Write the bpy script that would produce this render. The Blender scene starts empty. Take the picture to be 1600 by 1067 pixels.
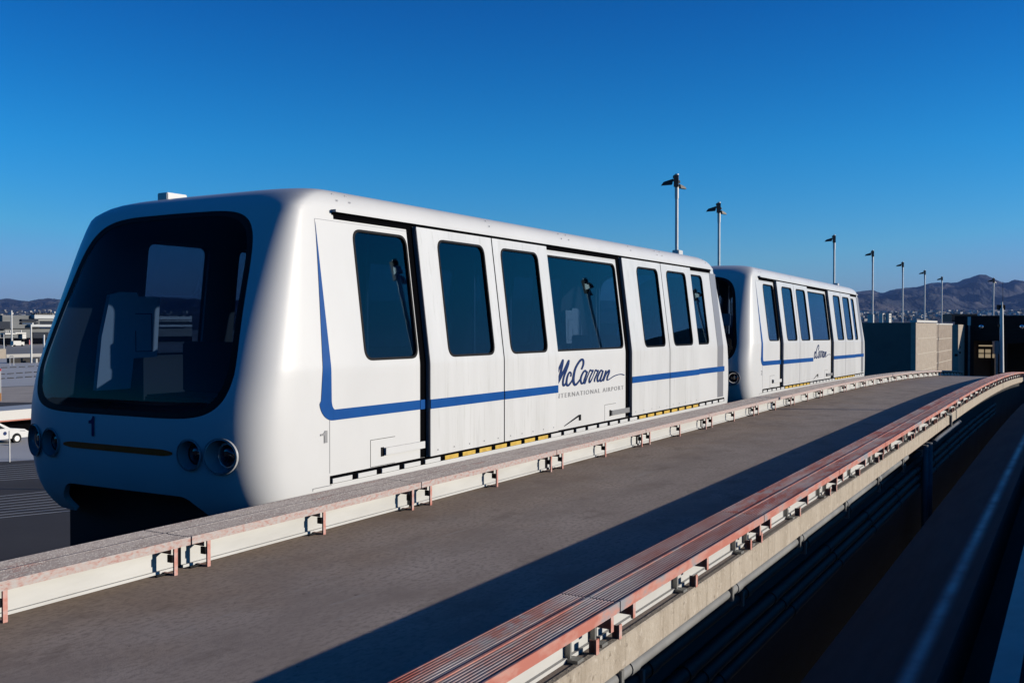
import bpy, bmesh, math, random
from mathutils import Vector, Matrix, noise
random.seed(7)
rad = math.radians
scene = bpy.context.scene
COL = scene.collection

# ------------------------------------------------------------------ camera
FPX = 1540.0                      # focal length in pixels of the 1600 px wide photograph
YAW = rad(29.9)                   # the view is turned 29.9 degrees left of the track direction (+X)
PITCH = math.atan(23.5 / FPX)
cam_d = bpy.data.cameras.new('camera')
cam = bpy.data.objects.new('camera', cam_d)
COL.objects.link(cam)
cam.location = (0, 0, 0)
cam.rotation_euler = (rad(90) - PITCH, 0, YAW - rad(90))
cam_d.sensor_width = 36.0
cam_d.lens = 36.0 * FPX / 1600.0
cam_d.clip_start = 0.05
cam_d.clip_end = 60000
scene.camera = cam

# ------------------------------------------------------------------ sky, sun, exposure
SUN_EL, SUN_AZ = rad(12.5), rad(26.0)      # azimuth: ahead of the normal to the track
world = bpy.data.worlds.new('World')
scene.world = world
world.use_nodes = True
nt = world.node_tree
nt.nodes.clear()
sky = nt.nodes.new('ShaderNodeTexSky')
sky.sky_type = 'NISHITA'
sky.sun_disc = False
sky.sun_elevation = SUN_EL
sky.sun_rotation = rad(154)
sky.altitude = 700
sky.air_density = 1.0
sky.dust_density = 0.3
sky.ozone_density = 6.0
tint = nt.nodes.new('ShaderNodeMix')
tint.data_type = 'RGBA'; tint.blend_type = 'MULTIPLY'
tint.inputs['Factor'].default_value = 1
tint.inputs['B'].default_value = (.72, 1.10, 1.34, 1)
hs = nt.nodes.new('ShaderNodeHueSaturation')
hs.inputs['Saturation'].default_value = 1.08
capn = nt.nodes.new('ShaderNodeMix')
capn.data_type = 'RGBA'; capn.blend_type = 'DARKEN'
capn.inputs['Factor'].default_value = 1
capn.inputs['B'].default_value = (1.35, 3.05, 6.3, 1)
bg = nt.nodes.new('ShaderNodeBackground')
bg.inputs['Strength'].default_value = 0.10
wo = nt.nodes.new('ShaderNodeOutputWorld')
nt.links.new(sky.outputs[0], tint.inputs['A'])
nt.links.new(tint.outputs['Result'], hs.inputs['Color'])
nt.links.new(hs.outputs[0], capn.inputs['A'])
# the deep desert sky: paler and brighter low down, dark overhead
tco = nt.nodes.new('ShaderNodeTexCoord'); sxyz = nt.nodes.new('ShaderNodeSeparateXYZ'); grad = nt.nodes.new('ShaderNodeValToRGB')
nt.links.new(tco.outputs['Generated'], sxyz.inputs[0]); nt.links.new(sxyz.outputs['Z'], grad.inputs['Fac'])
el = grad.color_ramp.elements
while len(el) < 6: el.new(.5)
for e_, (pos, c_) in zip(el, [(0.0, (2.3, 1.58, 1.20)), (.07, (2.1, 1.46, 1.22)), (.17, (1.0, 1.36, 1.22)), (.30, (.18, .93, 1.04)), (.55, (.24, .34, .45)), (1.0, (.26, .27, .34))]):
    e_.position = pos; e_.color = (*c_, 1)
gm = nt.nodes.new('ShaderNodeMix'); gm.data_type = 'RGBA'; gm.blend_type = 'MULTIPLY'; gm.inputs['Factor'].default_value = 1
nt.links.new(capn.outputs['Result'], gm.inputs['A']); nt.links.new(grad.outputs['Color'], gm.inputs['B'])
nt.links.new(gm.outputs['Result'], bg.inputs['Color'])
nt.links.new(bg.outputs[0], wo.inputs['Surface'])
sun_d = bpy.data.lights.new('sun', 'SUN')
sun_d.energy = 4.3
sun_d.angle = rad(0.5)
sun_d.color = (1.0, 0.925, 0.81)
sun = bpy.data.objects.new('sun', sun_d)
COL.objects.link(sun)
sdir = Vector((math.sin(SUN_AZ) * math.cos(SUN_EL), -math.cos(SUN_AZ) * math.cos(SUN_EL), math.sin(SUN_EL)))
sun.rotation_euler = sdir.to_track_quat('Z', 'Y').to_euler()
sun.location = (0, -20, 20)
vs = scene.view_settings
vs.view_transform = 'Standard'
vs.look = 'None'
vs.exposure = 0
vs.gamma = 1
scene.cycles.max_bounces = 8
scene.cycles.diffuse_bounces = 0
scene.cycles.transparent_max_bounces = 12
scene.cycles.volume_bounces = 0

# ------------------------------------------------------------------ small helpers
CF = Vector((math.cos(YAW) * math.cos(PITCH), math.sin(YAW) * math.cos(PITCH), -math.sin(PITCH)))
CR = Vector((math.sin(YAW), -math.cos(YAW), 0))
CU = Vector((math.cos(YAW) * math.sin(PITCH), math.sin(YAW) * math.sin(PITCH), math.cos(PITCH)))
HF = Vector((math.cos(YAW), math.sin(YAW), 0))
UP = Vector((0, 0, 1))
GZ = -8.0                                   # the airport ground, eight metres below the eye


def at(px, py, d):
    """the point d metres ahead that the photograph shows at px, py"""
    return CF * d + CR * ((px - 800) / FPX * d) + CU * ((533.5 - py) / FPX * d)


def zp(X):
    """how far the guideway has dropped at X (level, then over a crest)"""
    if X < 18: return 0.0
    if X < 50: return -(X - 18) ** 2 / 1300.0
    return -(32 ** 2) / 1300.0 - (X - 50) * (64 / 1300.0)


class MB:
    def __init__(self): self.v = []; self.f = []; self.sm = []

    def add(self, vs_, fs, smooth=False):
        b = len(self.v)
        self.v += [Vector(p) for p in vs_]
        for f in fs:
            self.f.append([b + i for i in f]); self.sm.append(smooth)
        return self

    def box(self, x0, x1, y0, y1, z0, z1, bev=0.0):
        if bev <= 0:
            c = [(x0, y0, z0), (x1, y0, z0), (x1, y1, z0), (x0, y1, z0), (x0, y0, z1), (x1, y0, z1), (x1, y1, z1), (x0, y1, z1)]
            return self.add(c, [(0, 3, 2, 1), (4, 5, 6, 7), (0, 1, 5, 4), (1, 2, 6, 5), (2, 3, 7, 6), (3, 0, 4, 7)])
        bm = bmesh.new()
        bmesh.ops.create_cube(bm, size=1)
        for q in bm.verts:
            q.co = Vector(((x0 + x1) / 2 + q.co.x * (x1 - x0), (y0 + y1) / 2 + q.co.y * (y1 - y0), (z0 + z1) / 2 + q.co.z * (z1 - z0)))
        bmesh.ops.bevel(bm, geom=bm.edges[:], offset=bev, segments=2, affect='EDGES')
        bm.verts.index_update()
        self.add([q.co.copy() for q in bm.verts], [[q.index for q in f.verts] for f in bm.faces])
        bm.free()
        return self

    def hexa(self, lo, hi):
        """eight corners: four of one end, four of the other"""
        return self.add(list(lo) + list(hi), [(0, 3, 2, 1), (4, 5, 6, 7), (0, 1, 5, 4), (1, 2, 6, 5), (2, 3, 7, 6), (3, 0, 4, 7)])

    def vbox(self, c, w, h, t, ang=0.0):
        """box whose front face looks back at the camera side; c = bottom centre of the front face"""
        r = (Matrix.Rotation(ang, 3, 'Z') @ CR); f = (Matrix.Rotation(ang, 3, 'Z') @ HF)
        lo = [c - r * w / 2, c + r * w / 2, c + r * w / 2 + f * t, c - r * w / 2 + f * t]
        return self.hexa(lo, [p + UP * h for p in lo])

    def tube(self, a, b, r0, r1=None, n=12, caps=True):
        a = Vector(a); b = Vector(b); r1 = r0 if r1 is None else r1
        d = (b - a).normalized(); u = d.orthogonal().normalized(); w = d.cross(u)
        vs_ = []
        for c, r in ((a, r0), (b, r1)):
            for i in range(n):
                t = 2 * math.pi * i / n
                vs_.append(c + (u * math.cos(t) + w * math.sin(t)) * r)
        self.add(vs_, [(i, (i + 1) % n, n + (i + 1) % n, n + i) for i in range(n)], True)
        if caps: self.add(vs_, [list(range(n))[::-1], list(range(n, 2 * n))])
        return self

    def pipe(self, pts, r, n=10):
        for k in range(len(pts) - 1): self.tube(pts[k], pts[k + 1], r, r, n, caps=(k in (0, len(pts) - 2)))
        return self

    def lathe(self, c, axis, prof, n=28):
        """prof: (distance along axis, radius)"""
        axis = Vector(axis).normalized(); u = axis.orthogonal().normalized(); w = axis.cross(u); c = Vector(c)
        vs_ = []
        for h, r in prof:
            for i in range(n):
                t = 2 * math.pi * i / n
                vs_.append(c + axis * h + (u * math.cos(t) + w * math.sin(t)) * r)
        fs = [(k * n + i, k * n + (i + 1) % n, (k + 1) * n + (i + 1) % n, (k + 1) * n + i) for k in range(len(prof) - 1) for i in range(n)]
        return self.add(vs_, fs, True)

    def sweep(self, prof, Xs, closed=True, smooth=False):
        """a (y, z) profile carried along the track, z relative to the level guideway"""
        n = len(prof); vs_ = [Vector((X, y, z + zp(X))) for X in Xs for (y, z) in prof]
        rng = n if closed else n - 1
        fs = [(k * n + i, k * n + (i + 1) % n, (k + 1) * n + (i + 1) % n, (k + 1) * n + i) for k in range(len(Xs) - 1) for i in range(rng)]
        self.add(vs_, fs, smooth)
        if closed: self.add(vs_, [list(range(n))[::-1], [(len(Xs) - 1) * n + i for i in range(n)]])
        return self

    def grid(self, rows, smooth=True):
        n = len(rows[0]); vs_ = [p for r in rows for p in r]
        return self.add(vs_, [(k * n + i, k * n + i + 1, (k + 1) * n + i + 1, (k + 1) * n + i) for k in range(len(rows) - 1) for i in range(n - 1)], smooth)

    def mesh(self, name, origin=(0, 0, 0), fix=True):
        me = bpy.data.meshes.new(name); o = Vector(origin)
        me.from_pydata([tuple(p - o) for p in self.v], [], self.f)
        me.polygons.foreach_set('use_smooth', self.sm)
        if fix:
            bm = bmesh.new(); bm.from_mesh(me)
            bmesh.ops.remove_doubles(bm, verts=bm.verts, dist=1e-5)
            bmesh.ops.recalc_face_normals(bm, faces=bm.faces)
            bm.to_mesh(me); bm.free()
        me.set_sharp_from_angle(angle=rad(40))
        me.update()
        return me

    def build(self, name, m, parent=None, origin=None, fix=True):
        if origin is None: origin = parent_origin(parent) if parent else (0, 0, 0)
        me = self.mesh(name, origin, fix)
        if m: me.materials.append(m)
        o = bpy.data.objects.new(name, me); COL.objects.link(o)
        if parent: o.parent = parent
        else: o.location = origin
        return o


def parent_origin(p):
    o = Vector((0, 0, 0))
    while p: o += p.location; p = p.parent
    return o


def tag(o, label=None, cat=None, group=None, kind=None):
    if label: o['label'] = label
    if cat: o['category'] = cat
    if group: o['group'] = group
    if kind: o['kind'] = kind
    return o


def empty(name, loc, label, cat, group=None):
    o = bpy.data.objects.new(name, None); COL.objects.link(o)
    o.location = loc; o.empty_display_size = 0.3
    return tag(o, label, cat, group)


def copy_tree(o, parent=None, skip=()):
    c = o.copy(); COL.objects.link(c); c.parent = parent
    for ch in list(o.children):
        if ch.name.split('.')[0] in skip: continue
        copy_tree(ch, c, skip)
    return c


def multi(mbs, name, m_, parent, origin=None):
    return [q_.build(name, m_, parent, origin=origin) for q_ in mbs if q_.v]


def frange(a, b, step):
    n = max(1, int(math.ceil((b - a) / step)))
    return [a + (b - a) * i / n for i in range(n + 1)]


# ------------------------------------------------------------------ materials
def mat(name, col, rough=0.6, metal=0.0, coat=0.0, spec=0.5):
    m = bpy.data.materials.new(name); m.use_nodes = True
    b = m.node_tree.nodes['Principled BSDF']
    b.inputs['Base Color'].default_value = (*col, 1)
    b.inputs['Roughness'].default_value = rough
    b.inputs['Metallic'].default_value = metal
    b.inputs['Coat Weight'].default_value = coat
    b.inputs['Coat Roughness'].default_value = 0.06
    b.inputs['Specular IOR Level'].default_value = spec
    return m


def nodes(m):
    t = m.node_tree
    return t, t.nodes['Principled BSDF']


def mottle(m, cols, scale=(1, 1, 1), nscale=4.0, detail=6.0, lo=0.35, hi=0.65, rough=None, bump=0.0, bscale=40, extra=None):
    """base colour wanders between cols by noise; extra = (colour, scale vector, noise scale, lo, hi) for a second layer of wear"""
    t, b = nodes(m)
    N = t.nodes.new; L = t.links.new
    tc = N('ShaderNodeTexCoord')

    def layer(sc, ns, det):
        mp = N('ShaderNodeMapping'); mp.inputs['Scale'].default_value = sc
        L(tc.outputs['Object'], mp.inputs['Vector'])
        n_ = N('ShaderNodeTexNoise'); n_.inputs['Scale'].default_value = ns; n_.inputs['Detail'].default_value = det
        n_.inputs['Roughness'].default_value = 0.6
        L(mp.outputs[0], n_.inputs['Vector'])
        return n_
    n1 = layer(scale, nscale, detail)
    cr = N('ShaderNodeValToRGB'); e = cr.color_ramp.elements
    k = len(cols)
    while len(e) < k: e.new(0.5)
    for i, c in enumerate(cols):
        e[i].position = lo + (hi - lo) * i / (k - 1); e[i].color = (*c, 1)
    L(n1.outputs['Fac'], cr.inputs['Fac'])
    out = cr.outputs['Color']
    for ex in (extra or []):
        c2, sc2, ns2, lo2, hi2 = ex
        n2 = layer(sc2, ns2, 5)
        mr = N('ShaderNodeMapRange'); mr.inputs['From Min'].default_value = lo2; mr.inputs['From Max'].default_value = hi2
        L(n2.outputs['Fac'], mr.inputs['Value'])
        mx = N('ShaderNodeMix'); mx.data_type = 'RGBA'
        L(mr.outputs[0], mx.inputs['Factor']); L(out, mx.inputs['A']); mx.inputs['B'].default_value = (*c2, 1)
        out = mx.outputs['Result']
    L(out, b.inputs['Base Color'])
    if rough:
        mr = N('ShaderNodeMapRange'); mr.inputs['To Min'].default_value = rough[0]; mr.inputs['To Max'].default_value = rough[1]
        L(n1.outputs['Fac'], mr.inputs['Value']); L(mr.outputs[0], b.inputs['Roughness'])
    if bump:
        n3 = layer((1, 1, 1), bscale, 6)
        bp = N('ShaderNodeBump'); bp.inputs['Strength'].default_value = bump; bp.inputs['Distance'].default_value = 0.01
        L(n3.outputs['Fac'], bp.inputs['Height']); L(bp.outputs[0], b.inputs['Normal'])
    return m


def tinted_glass(name, trans, ior=1.5, refl=(1, 1, 1)):
    m = bpy.data.materials.new(name); m.use_nodes = True
    t = m.node_tree; t.nodes.clear(); N = t.nodes.new; L = t.links.new
    fr = N('ShaderNodeFresnel'); fr.inputs['IOR'].default_value = ior
    g = N('ShaderNodeBsdfGlossy'); g.inputs['Roughness'].default_value = 0.015; g.inputs['Color'].default_value = (*refl, 1)
    tr = N('ShaderNodeBsdfTransparent'); tr.inputs['Color'].default_value = (*trans, 1)
    tcn = N('ShaderNodeTexCoord'); nn = N('ShaderNodeTexNoise'); nn.inputs['Scale'].default_value = 1.3; nn.inputs['Detail'].default_value = 1
    bp = N('ShaderNodeBump'); bp.inputs['Strength'].default_value = 0.05; bp.inputs['Distance'].default_value = 0.01
    L(tcn.outputs['Object'], nn.inputs['Vector']); L(nn.outputs['Fac'], bp.inputs['Height']); L(bp.outputs[0], g.inputs['Normal'])
    mx = N('ShaderNodeMixShader'); o = N('ShaderNodeOutputMaterial')
    ge = N('ShaderNodeNewGeometry'); ml = N('ShaderNodeMath'); ml.operation = 'SUBTRACT'; ml.inputs[0].default_value = 1; L(ge.outputs['Backfacing'], ml.inputs[1])
    mm = N('ShaderNodeMath'); mm.operation = 'MULTIPLY'; L(fr.outputs[0], mm.inputs[0]); L(ml.outputs[0], mm.inputs[1])
    L(mm.outputs[0], mx.inputs[0]); L(tr.outputs[0], mx.inputs[1]); L(g.outputs[0], mx.inputs[2]); L(mx.outputs[0], o.inputs[0])
    return m


M = {}
M['shell'] = mottle(mat('white_shell_paint', (.78, .78, .78), .4, coat=.12), [(.73, .73, .725), (.77, .77, .765)], (1, 1, .5), 1.2, rough=(.34, .48))
M['panel'] = mottle(mat('white_panel_paint', (.72, .72, .72), .35, coat=.2), [(.73, .73, .72), (.79, .79, .785)], (3, 3, .35), 1.6, rough=(.28, .45),
                    extra=[((.52, .52, .50), (2.2, 2.2, .25), 2.3, .60, .88), ((.66, .66, .64), (9, 9, .6), 3.0, .56, .72)])
M['interior'] = mat('dark_cabin_lining', (.09, .095, .10), .7)
M['console'] = mat('grey_console_moulding', (.42, .44, .44), .5)
M['seat'] = mat('dark_seat_fabric', (.03, .035, .05), .85)
M['rubber'] = mat('black_rubber', (.006, .006, .008), .6, spec=.15)
M['gap'] = mat('black_recess', (.003, .003, .004), 1.0, spec=.02)
M['edge'] = mat('grey_door_edge', (.30, .30, .32), .4, .3)
M['blue'] = mottle(mat('blue_stripe_vinyl', (.004, .07, .34), .4, spec=.2), [(.0, .072, .30), (.001, .085, .34)], nscale=3)
M['navy'] = mat('navy_lettering', (.002, .026, .13), .5, spec=.2)
M['greytext'] = mat('grey_lettering', (.33, .33, .34), .5)
M['amber'] = mat('amber_marker_lens', (.95, .10, .004), .4)
M['yellow'] = mottle(mat('yellow_threshold_paint', (.75, .48, .07), .5), [(.6, .38, .06), (.80, .53, .09)], nscale=14)
M['alu'] = mat('brushed_aluminium', (.55, .55, .55), .35, .8)
M['chrome'] = mat('chrome', (.8, .8, .82), .08, 1.0)
M['lens'] = mat('dark_lamp_lens', (.012, .014, .03), .05, coat=1.0)
M['cup'] = mat('grey_lamp_cup', (.45, .46, .48), .35, coat=.4)
M['under'] = mat('black_underframe', (.012, .012, .013), .7)
M['tyre'] = mat('tyre_rubber', (.015, .015, .016), .85)
M['side_glass'] = tinted_glass('tinted_side_glass', (.26, .33, .42), 1.62, (.5, .80, 1.0))
M['front_glass'] = tinted_glass('tinted_front_glass', (.70, .75, .80), 1.22)

M['deck'] = mottle(mat('brown_grey_deck_concrete', (.27, .23, .21), .85), [(.375, .295, .24), (.49, .395, .325), (.585, .48, .40)], (.75, 1.2, 1), 1.7, 10, .3, .7,
                   bump=.14, bscale=90, extra=[((.36, .29, .24), (1, 1.6, 1), 22, .46, .66), ((.27, .21, .165), (.8, 1.3, 1), 2.3, .56, .80), ((.16, .12, .09), (1, 1, 1), 9, .70, .76), ((.52, .46, .41), (.5, 3, 1), 3.1, .62, .82)])
M['edgebeam'] = mottle(mat('pale_cast_concrete', (.50, .43, .34), .9), [(.40, .335, .26), (.50, .43, .345), (.56, .49, .40)], (2.5, 2.5, .5), 3.0, 9, .3, .7,
                       bump=.5, bscale=50, extra=[((.30, .25, .19), (6, 6, .5), 4.0, .56, .74), ((.62, .55, .46), (4, 4, 3), 7.0, .56, .7), ((.26, .21, .16), (2, 2, 2), 11, .60, .72)])
M['ribs_red'] = mottle(mat('worn_red_ribbed_cover', (.30, .09, .07), .6), [(.42, .09, .065), (.52, .26, .23), (.60, .50, .50)], (.6, 3, 1), 2.2, 6, .38, .66,
                       extra=[((.44, .38, .40), (1.2, 3, 1), 6, .48, .66)])
M['ribs_grey'] = mottle(mat('weathered_grey_ribbed_cover', (.33, .28, .29), .7), [(.36, .315, .31), (.29, .245, .24), (.33, .15, .13)], (.9, 4, 1), 2.4, 8, .42, .74, extra=[((.56, .52, .50), (3, 3, 1), 30, .5, .62), ((.22, .18, .18), (2, 5, 1), 9, .56, .7)])
M['ribs_mid'] = mottle(mat('dark_worn_ribbed_cover', (.28, .13, .12), .65), [(.38, .15, .13), (.40, .26, .26), (.48, .42, .43)], (.6, 3, 1), 2.0, 6, .35, .65)
M['fascia_left'] = mottle(mat('flaking_red_fascia', (.6, .35, .32), .6), [(.50, .24, .20), (.56, .43, .39), (.55, .51, .49)], (3, 1, 6), 9, 12, .34, .62)
M['fascia_right'] = mottle(mat('salmon_red_fascia', (.6, .2, .15), .55), [(.58, .20, .15), (.64, .31, .25), (.36, .35, .37)], (1, 1, 2.2), 3.4, 8, .42, .62)
M['web'] = mottle(mat('white_rail_insulator', (.72, .71, .68), .5), [(.64, .63, .60), (.74, .73, .70)], (.6, 1, 3), 2.5)
M['bracket'] = mottle(mat('salmon_bracket_paint', (.6, .2, .15), .55), [(.58, .20, .15), (.68, .34, .28), (.66, .50, .46)], nscale=18)
M['clampbolt'] = mat('galvanised_clamp', (.30, .30, .29), .5, .6)
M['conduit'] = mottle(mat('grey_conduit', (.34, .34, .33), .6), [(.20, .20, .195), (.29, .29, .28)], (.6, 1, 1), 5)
M['conduit_dark'] = mottle(mat('shade_darkened_conduit', (.10, .10, .10), .7), [(.006, .006, .006), (.016, .016, .016)], (.6, 1, 1), 5)  # shaded copy of the conduit: shade put into a near-black colour
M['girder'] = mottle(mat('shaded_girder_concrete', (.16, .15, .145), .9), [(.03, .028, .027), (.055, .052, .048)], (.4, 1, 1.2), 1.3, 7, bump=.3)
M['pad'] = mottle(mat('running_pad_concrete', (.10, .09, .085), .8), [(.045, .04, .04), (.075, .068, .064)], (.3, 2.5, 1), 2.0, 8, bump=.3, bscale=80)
M['_p'] = mottle(mat('tyre_polished_concrete', (.26, .27, .28), .4, spec=.5), [(.07, .072, .075), (.16, .165, .17)], (.5, 4, 1), 2.0, 8, rough=(.25, .5))
def add_polish(m_, c, hw, col):
    t_, b_ = nodes(m_); N = t_.nodes.new; L = t_.links.new
    tc_ = N('ShaderNodeTexCoord'); sx_ = N('ShaderNodeSeparateXYZ'); L(tc_.outputs['Object'], sx_.inputs[0])
    nz = N('ShaderNodeTexNoise'); nz.inputs['Scale'].default_value = 3; nz.inputs['Detail'].default_value = 8
    L(tc_.outputs['Object'], nz.inputs['Vector'])
    a_ = N('ShaderNodeMath'); a_.operation = 'SUBTRACT'; a_.inputs[1].default_value = c; L(sx_.outputs['Y'], a_.inputs[0])
    b2 = N('ShaderNodeMath'); b2.operation = 'ABSOLUTE'; L(a_.outputs[0], b2.inputs[0])
    mr = N('ShaderNodeMapRange'); mr.inputs['From Min'].default_value = 0; mr.inputs['From Max'].default_value = hw
    mr.inputs['To Min'].default_value = 1; mr.inputs['To Max'].default_value = 0; mr.interpolation_type = 'SMOOTHSTEP'; L(b2.outputs[0], mr.inputs['Value'])
    n2 = N('ShaderNodeMapRange'); n2.inputs['From Min'].default_value = -.2; n2.inputs['From Max'].default_value = .6; L(nz.outputs['Fac'], n2.inputs['Value'])
    mu = N('ShaderNodeMath'); mu.operation = 'MULTIPLY'; L(mr.outputs[0], mu.inputs[0]); L(n2.outputs[0], mu.inputs[1])
    old = b_.inputs['Base Color'].links[0].from_socket
    mx = N('ShaderNodeMix'); mx.data_type = 'RGBA'; L(mu.outputs[0], mx.inputs['Factor']); L(old, mx.inputs['A']); mx.inputs['B'].default_value = (*col, 1)
    L(mx.outputs['Result'], b_.inputs['Base Color'])
    r_ = N('ShaderNodeMapRange'); r_.inputs['To Min'].default_value = .85; r_.inputs['To Max'].default_value = .38; L(mu.outputs[0], r_.inputs['Value'])
    L(r_.outputs[0], b_.inputs['Roughness'])
    return m_


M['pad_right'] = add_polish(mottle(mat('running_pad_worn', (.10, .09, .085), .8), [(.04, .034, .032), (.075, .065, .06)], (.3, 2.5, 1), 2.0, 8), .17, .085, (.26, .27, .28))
M['steel'] = mottle(mat('painted_guide_steel', (.45, .46, .48), .4), [(.20, .21, .22), (.30, .31, .32)], (.6, 1, 1), 3)
M['parapet'] = mottle(mat('parapet_concrete', (.34, .31, .28), .9), [(.28, .25, .22), (.38, .345, .31)], nscale=1.2)
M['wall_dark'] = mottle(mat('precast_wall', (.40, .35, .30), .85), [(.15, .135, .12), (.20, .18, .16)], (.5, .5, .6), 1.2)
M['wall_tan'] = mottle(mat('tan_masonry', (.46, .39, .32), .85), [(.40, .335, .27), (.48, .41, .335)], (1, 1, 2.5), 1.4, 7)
M['wall_cap'] = mat('white_wall_capping', (.7, .68, .64), .5)
M['wall_brown'] = mottle(mat('brown_masonry', (.36, .29, .23), .85), [(.30, .24, .19), (.38, .31, .25)], (1, 1, 2.5), 1.4, 7)
M['wall_pale'] = mat('pale_joint', (.56, .50, .42), .8)
M['portal'] = mottle(mat('dark_bronze_cladding', (.035, .03, .03), .8, spec=.2), [(.030, .016, .013), (.045, .026, .022)], (1, .3, 3), 1.5)
M['pole'] = mottle(mat('white_pole_paint', (.70, .69, .66), .45), [(.76, .75, .72), (.86, .85, .82)], nscale=2)
M['lamphead'] = mat('dark_lamp_head', (.02, .02, .022), .5)
M['ground'] = mottle(mat('apron_ground', (.22, .215, .21), .95), [(.32, .30, .28), (.44, .415, .385), (.54, .50, .45)], (1, 1, 1), .012, 10, .35, .68,
                     extra=[((.30, .25, .19), (1, 1, 1), .0012, .45, .6)])
M['sand'] = mottle(mat('sandy_ground', (.36, .31, .26), .95), [(.55, .46, .38), (.68, .58, .48)], nscale=.25)
M['asphalt'] = mottle(mat('grey_asphalt', (.2, .2, .2), .9), [(.62, .61, .60), (.74, .72, .70)], nscale=.12)
M['dark_asphalt_and_shade'] = mottle(mat('dark_asphalt_and_shade', (.05, .05, .05), .9), [(.06, .052, .05), (.085, .074, .07)], nscale=.2)  # car park tarmac; also paints the train shadow left of the track
M['roadpaint'] = mat('road_paint', (.62, .62, .60), .7)
M['kerb'] = mat('pale_kerb', (.5, .48, .45), .8)
M['black_kerb'] = mat('black_kerb', (.02, .02, .02), .8)

def add_edge_stain(m_, y0, y1, col):
    # brown dirt washed up along the foot of the left rail, with an uneven edge
    t_, b_ = nodes(m_); N = t_.nodes.new; L = t_.links.new
    tc_ = N('ShaderNodeTexCoord'); sx_ = N('ShaderNodeSeparateXYZ'); L(tc_.outputs['Object'], sx_.inputs[0])
    nz = N('ShaderNodeTexNoise'); nz.inputs['Scale'].default_value = 1.7; nz.inputs['Detail'].default_value = 8; L(tc_.outputs['Object'], nz.inputs['Vector'])
    a_ = N('ShaderNodeMath'); a_.operation = 'MULTIPLY_ADD'; a_.inputs[1].default_value = 2.2; L(nz.outputs['Fac'], a_.inputs[0]); L(sx_.outputs['Y'], a_.inputs[2])
    mr = N('ShaderNodeMapRange'); mr.inputs['From Min'].default_value = y0 + 1.1; mr.inputs['From Max'].default_value = y1 + 1.1; mr.inputs['To Max'].default_value = .8
    L(a_.outputs[0], mr.inputs['Value'])
    old = b_.inputs['Base Color'].links[0].from_socket
    mx = N('ShaderNodeMix'); mx.data_type = 'RGBA'; mx.blend_type = 'MULTIPLY'; L(mr.outputs[0], mx.inputs['Factor']); L(old, mx.inputs['A']); mx.inputs['B'].default_value = (*col, 1)
    L(mx.outputs['Result'], b_.inputs['Base Color'])


add_edge_stain(M['deck'], 3.6, 5.1, (.95, .82, .66))

# ------------------------------------------------------------------ ground, hills, haze
g = MB()
n = 96
rings = [0.0, 60, 200, 600, 1800, 5000, 20000]
vs_ = [Vector((0, 0, GZ))]; fs = []
for r in rings[1:]:
    for i in range(n):
        t = 2 * math.pi * i / n
        vs_.append(Vector((r * math.cos(t), r * math.sin(t), GZ)))
for i in range(n): fs.append((0, 1 + i, 1 + (i + 1) % n))
for k in range(len(rings) - 2):
    for i in range(n):
        a = 1 + k * n; b = a + n
        fs.append((a + i, b + i, b + (i + 1) % n, a + (i + 1) % n))
g.add(vs_, fs)
tag(g.build('ground', M['ground']), kind='structure')

RIDGE = [(-500, 470), (-200, 474), (-60, 466), (0, 470), (14, 467), (30, 471), (45, 473), (58, 469), (75, 467), (95, 470), (160, 462), (260, 468), (400, 474),
         (560, 470), (700, 476), (850, 470), (980, 474), (1120, 478), (1220, 470), (1300, 460), (1345, 457), (1362, 456), (1378, 462), (1392, 455), (1410, 451),
         (1432, 449), (1450, 444), (1466, 441), (1484, 442), (1500, 439), (1514, 433), (1526, 429), (1538, 427), (1547, 432), (1560, 438), (1574, 441),
         (1586, 437), (1600, 438), (1660, 446), (1760, 452), (1900, 470), (2200, 480), (2600, 478)]


def ridge_y(px):
    for (a, ya), (b, yb) in zip(RIDGE, RIDGE[1:]):
        if a <= px <= b:
            t = (px - a) / (b - a); return ya + (yb - ya) * t
    return 478


def fan(r): return GZ - 3 + max(0, r - 2300) * 0.025


RP = 11500.0


def hill_z(px, r):
    H = (510 - ridge_y(px)) / FPX * RP
    if px > 1200: H += 9 * noise.noise(Vector((px * .11, 3.3, 0))) + 5 * noise.noise(Vector((px * .31, 8.1, 0)))
    th = math.atan((px - 800) / FPX)
    x = math.cos(th) * r / 1000.0; y = math.sin(th) * r / 1000.0
    t = (r - 6900) / (RP - 6900)
    base = fan(min(r, 6900)) + (fan(6900) * .0)
    if r <= 6900: return base + 4 * noise.noise(Vector((x * 3, y * 3, 0)))
    if t <= 1:
        s = t ** 1.35
        env = math.sin(math.pi * min(1, t)) ** .8
        rn = 0; amp = 1; fr = .95
        for o in range(6):
            rn += amp * (1 - abs(noise.noise(Vector((x * fr * 1.0 + 7, y * fr + 3, o * 3.1)))) * 2.2); amp *= .52; fr *= 2.05
        z = base + (H - base) * s + (rn - .95) * 165 * env
        return min(z, base + (H - base) * (s * .72 + .30) + 30)
    d = (r - RP)
    return H - d * .12


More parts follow.
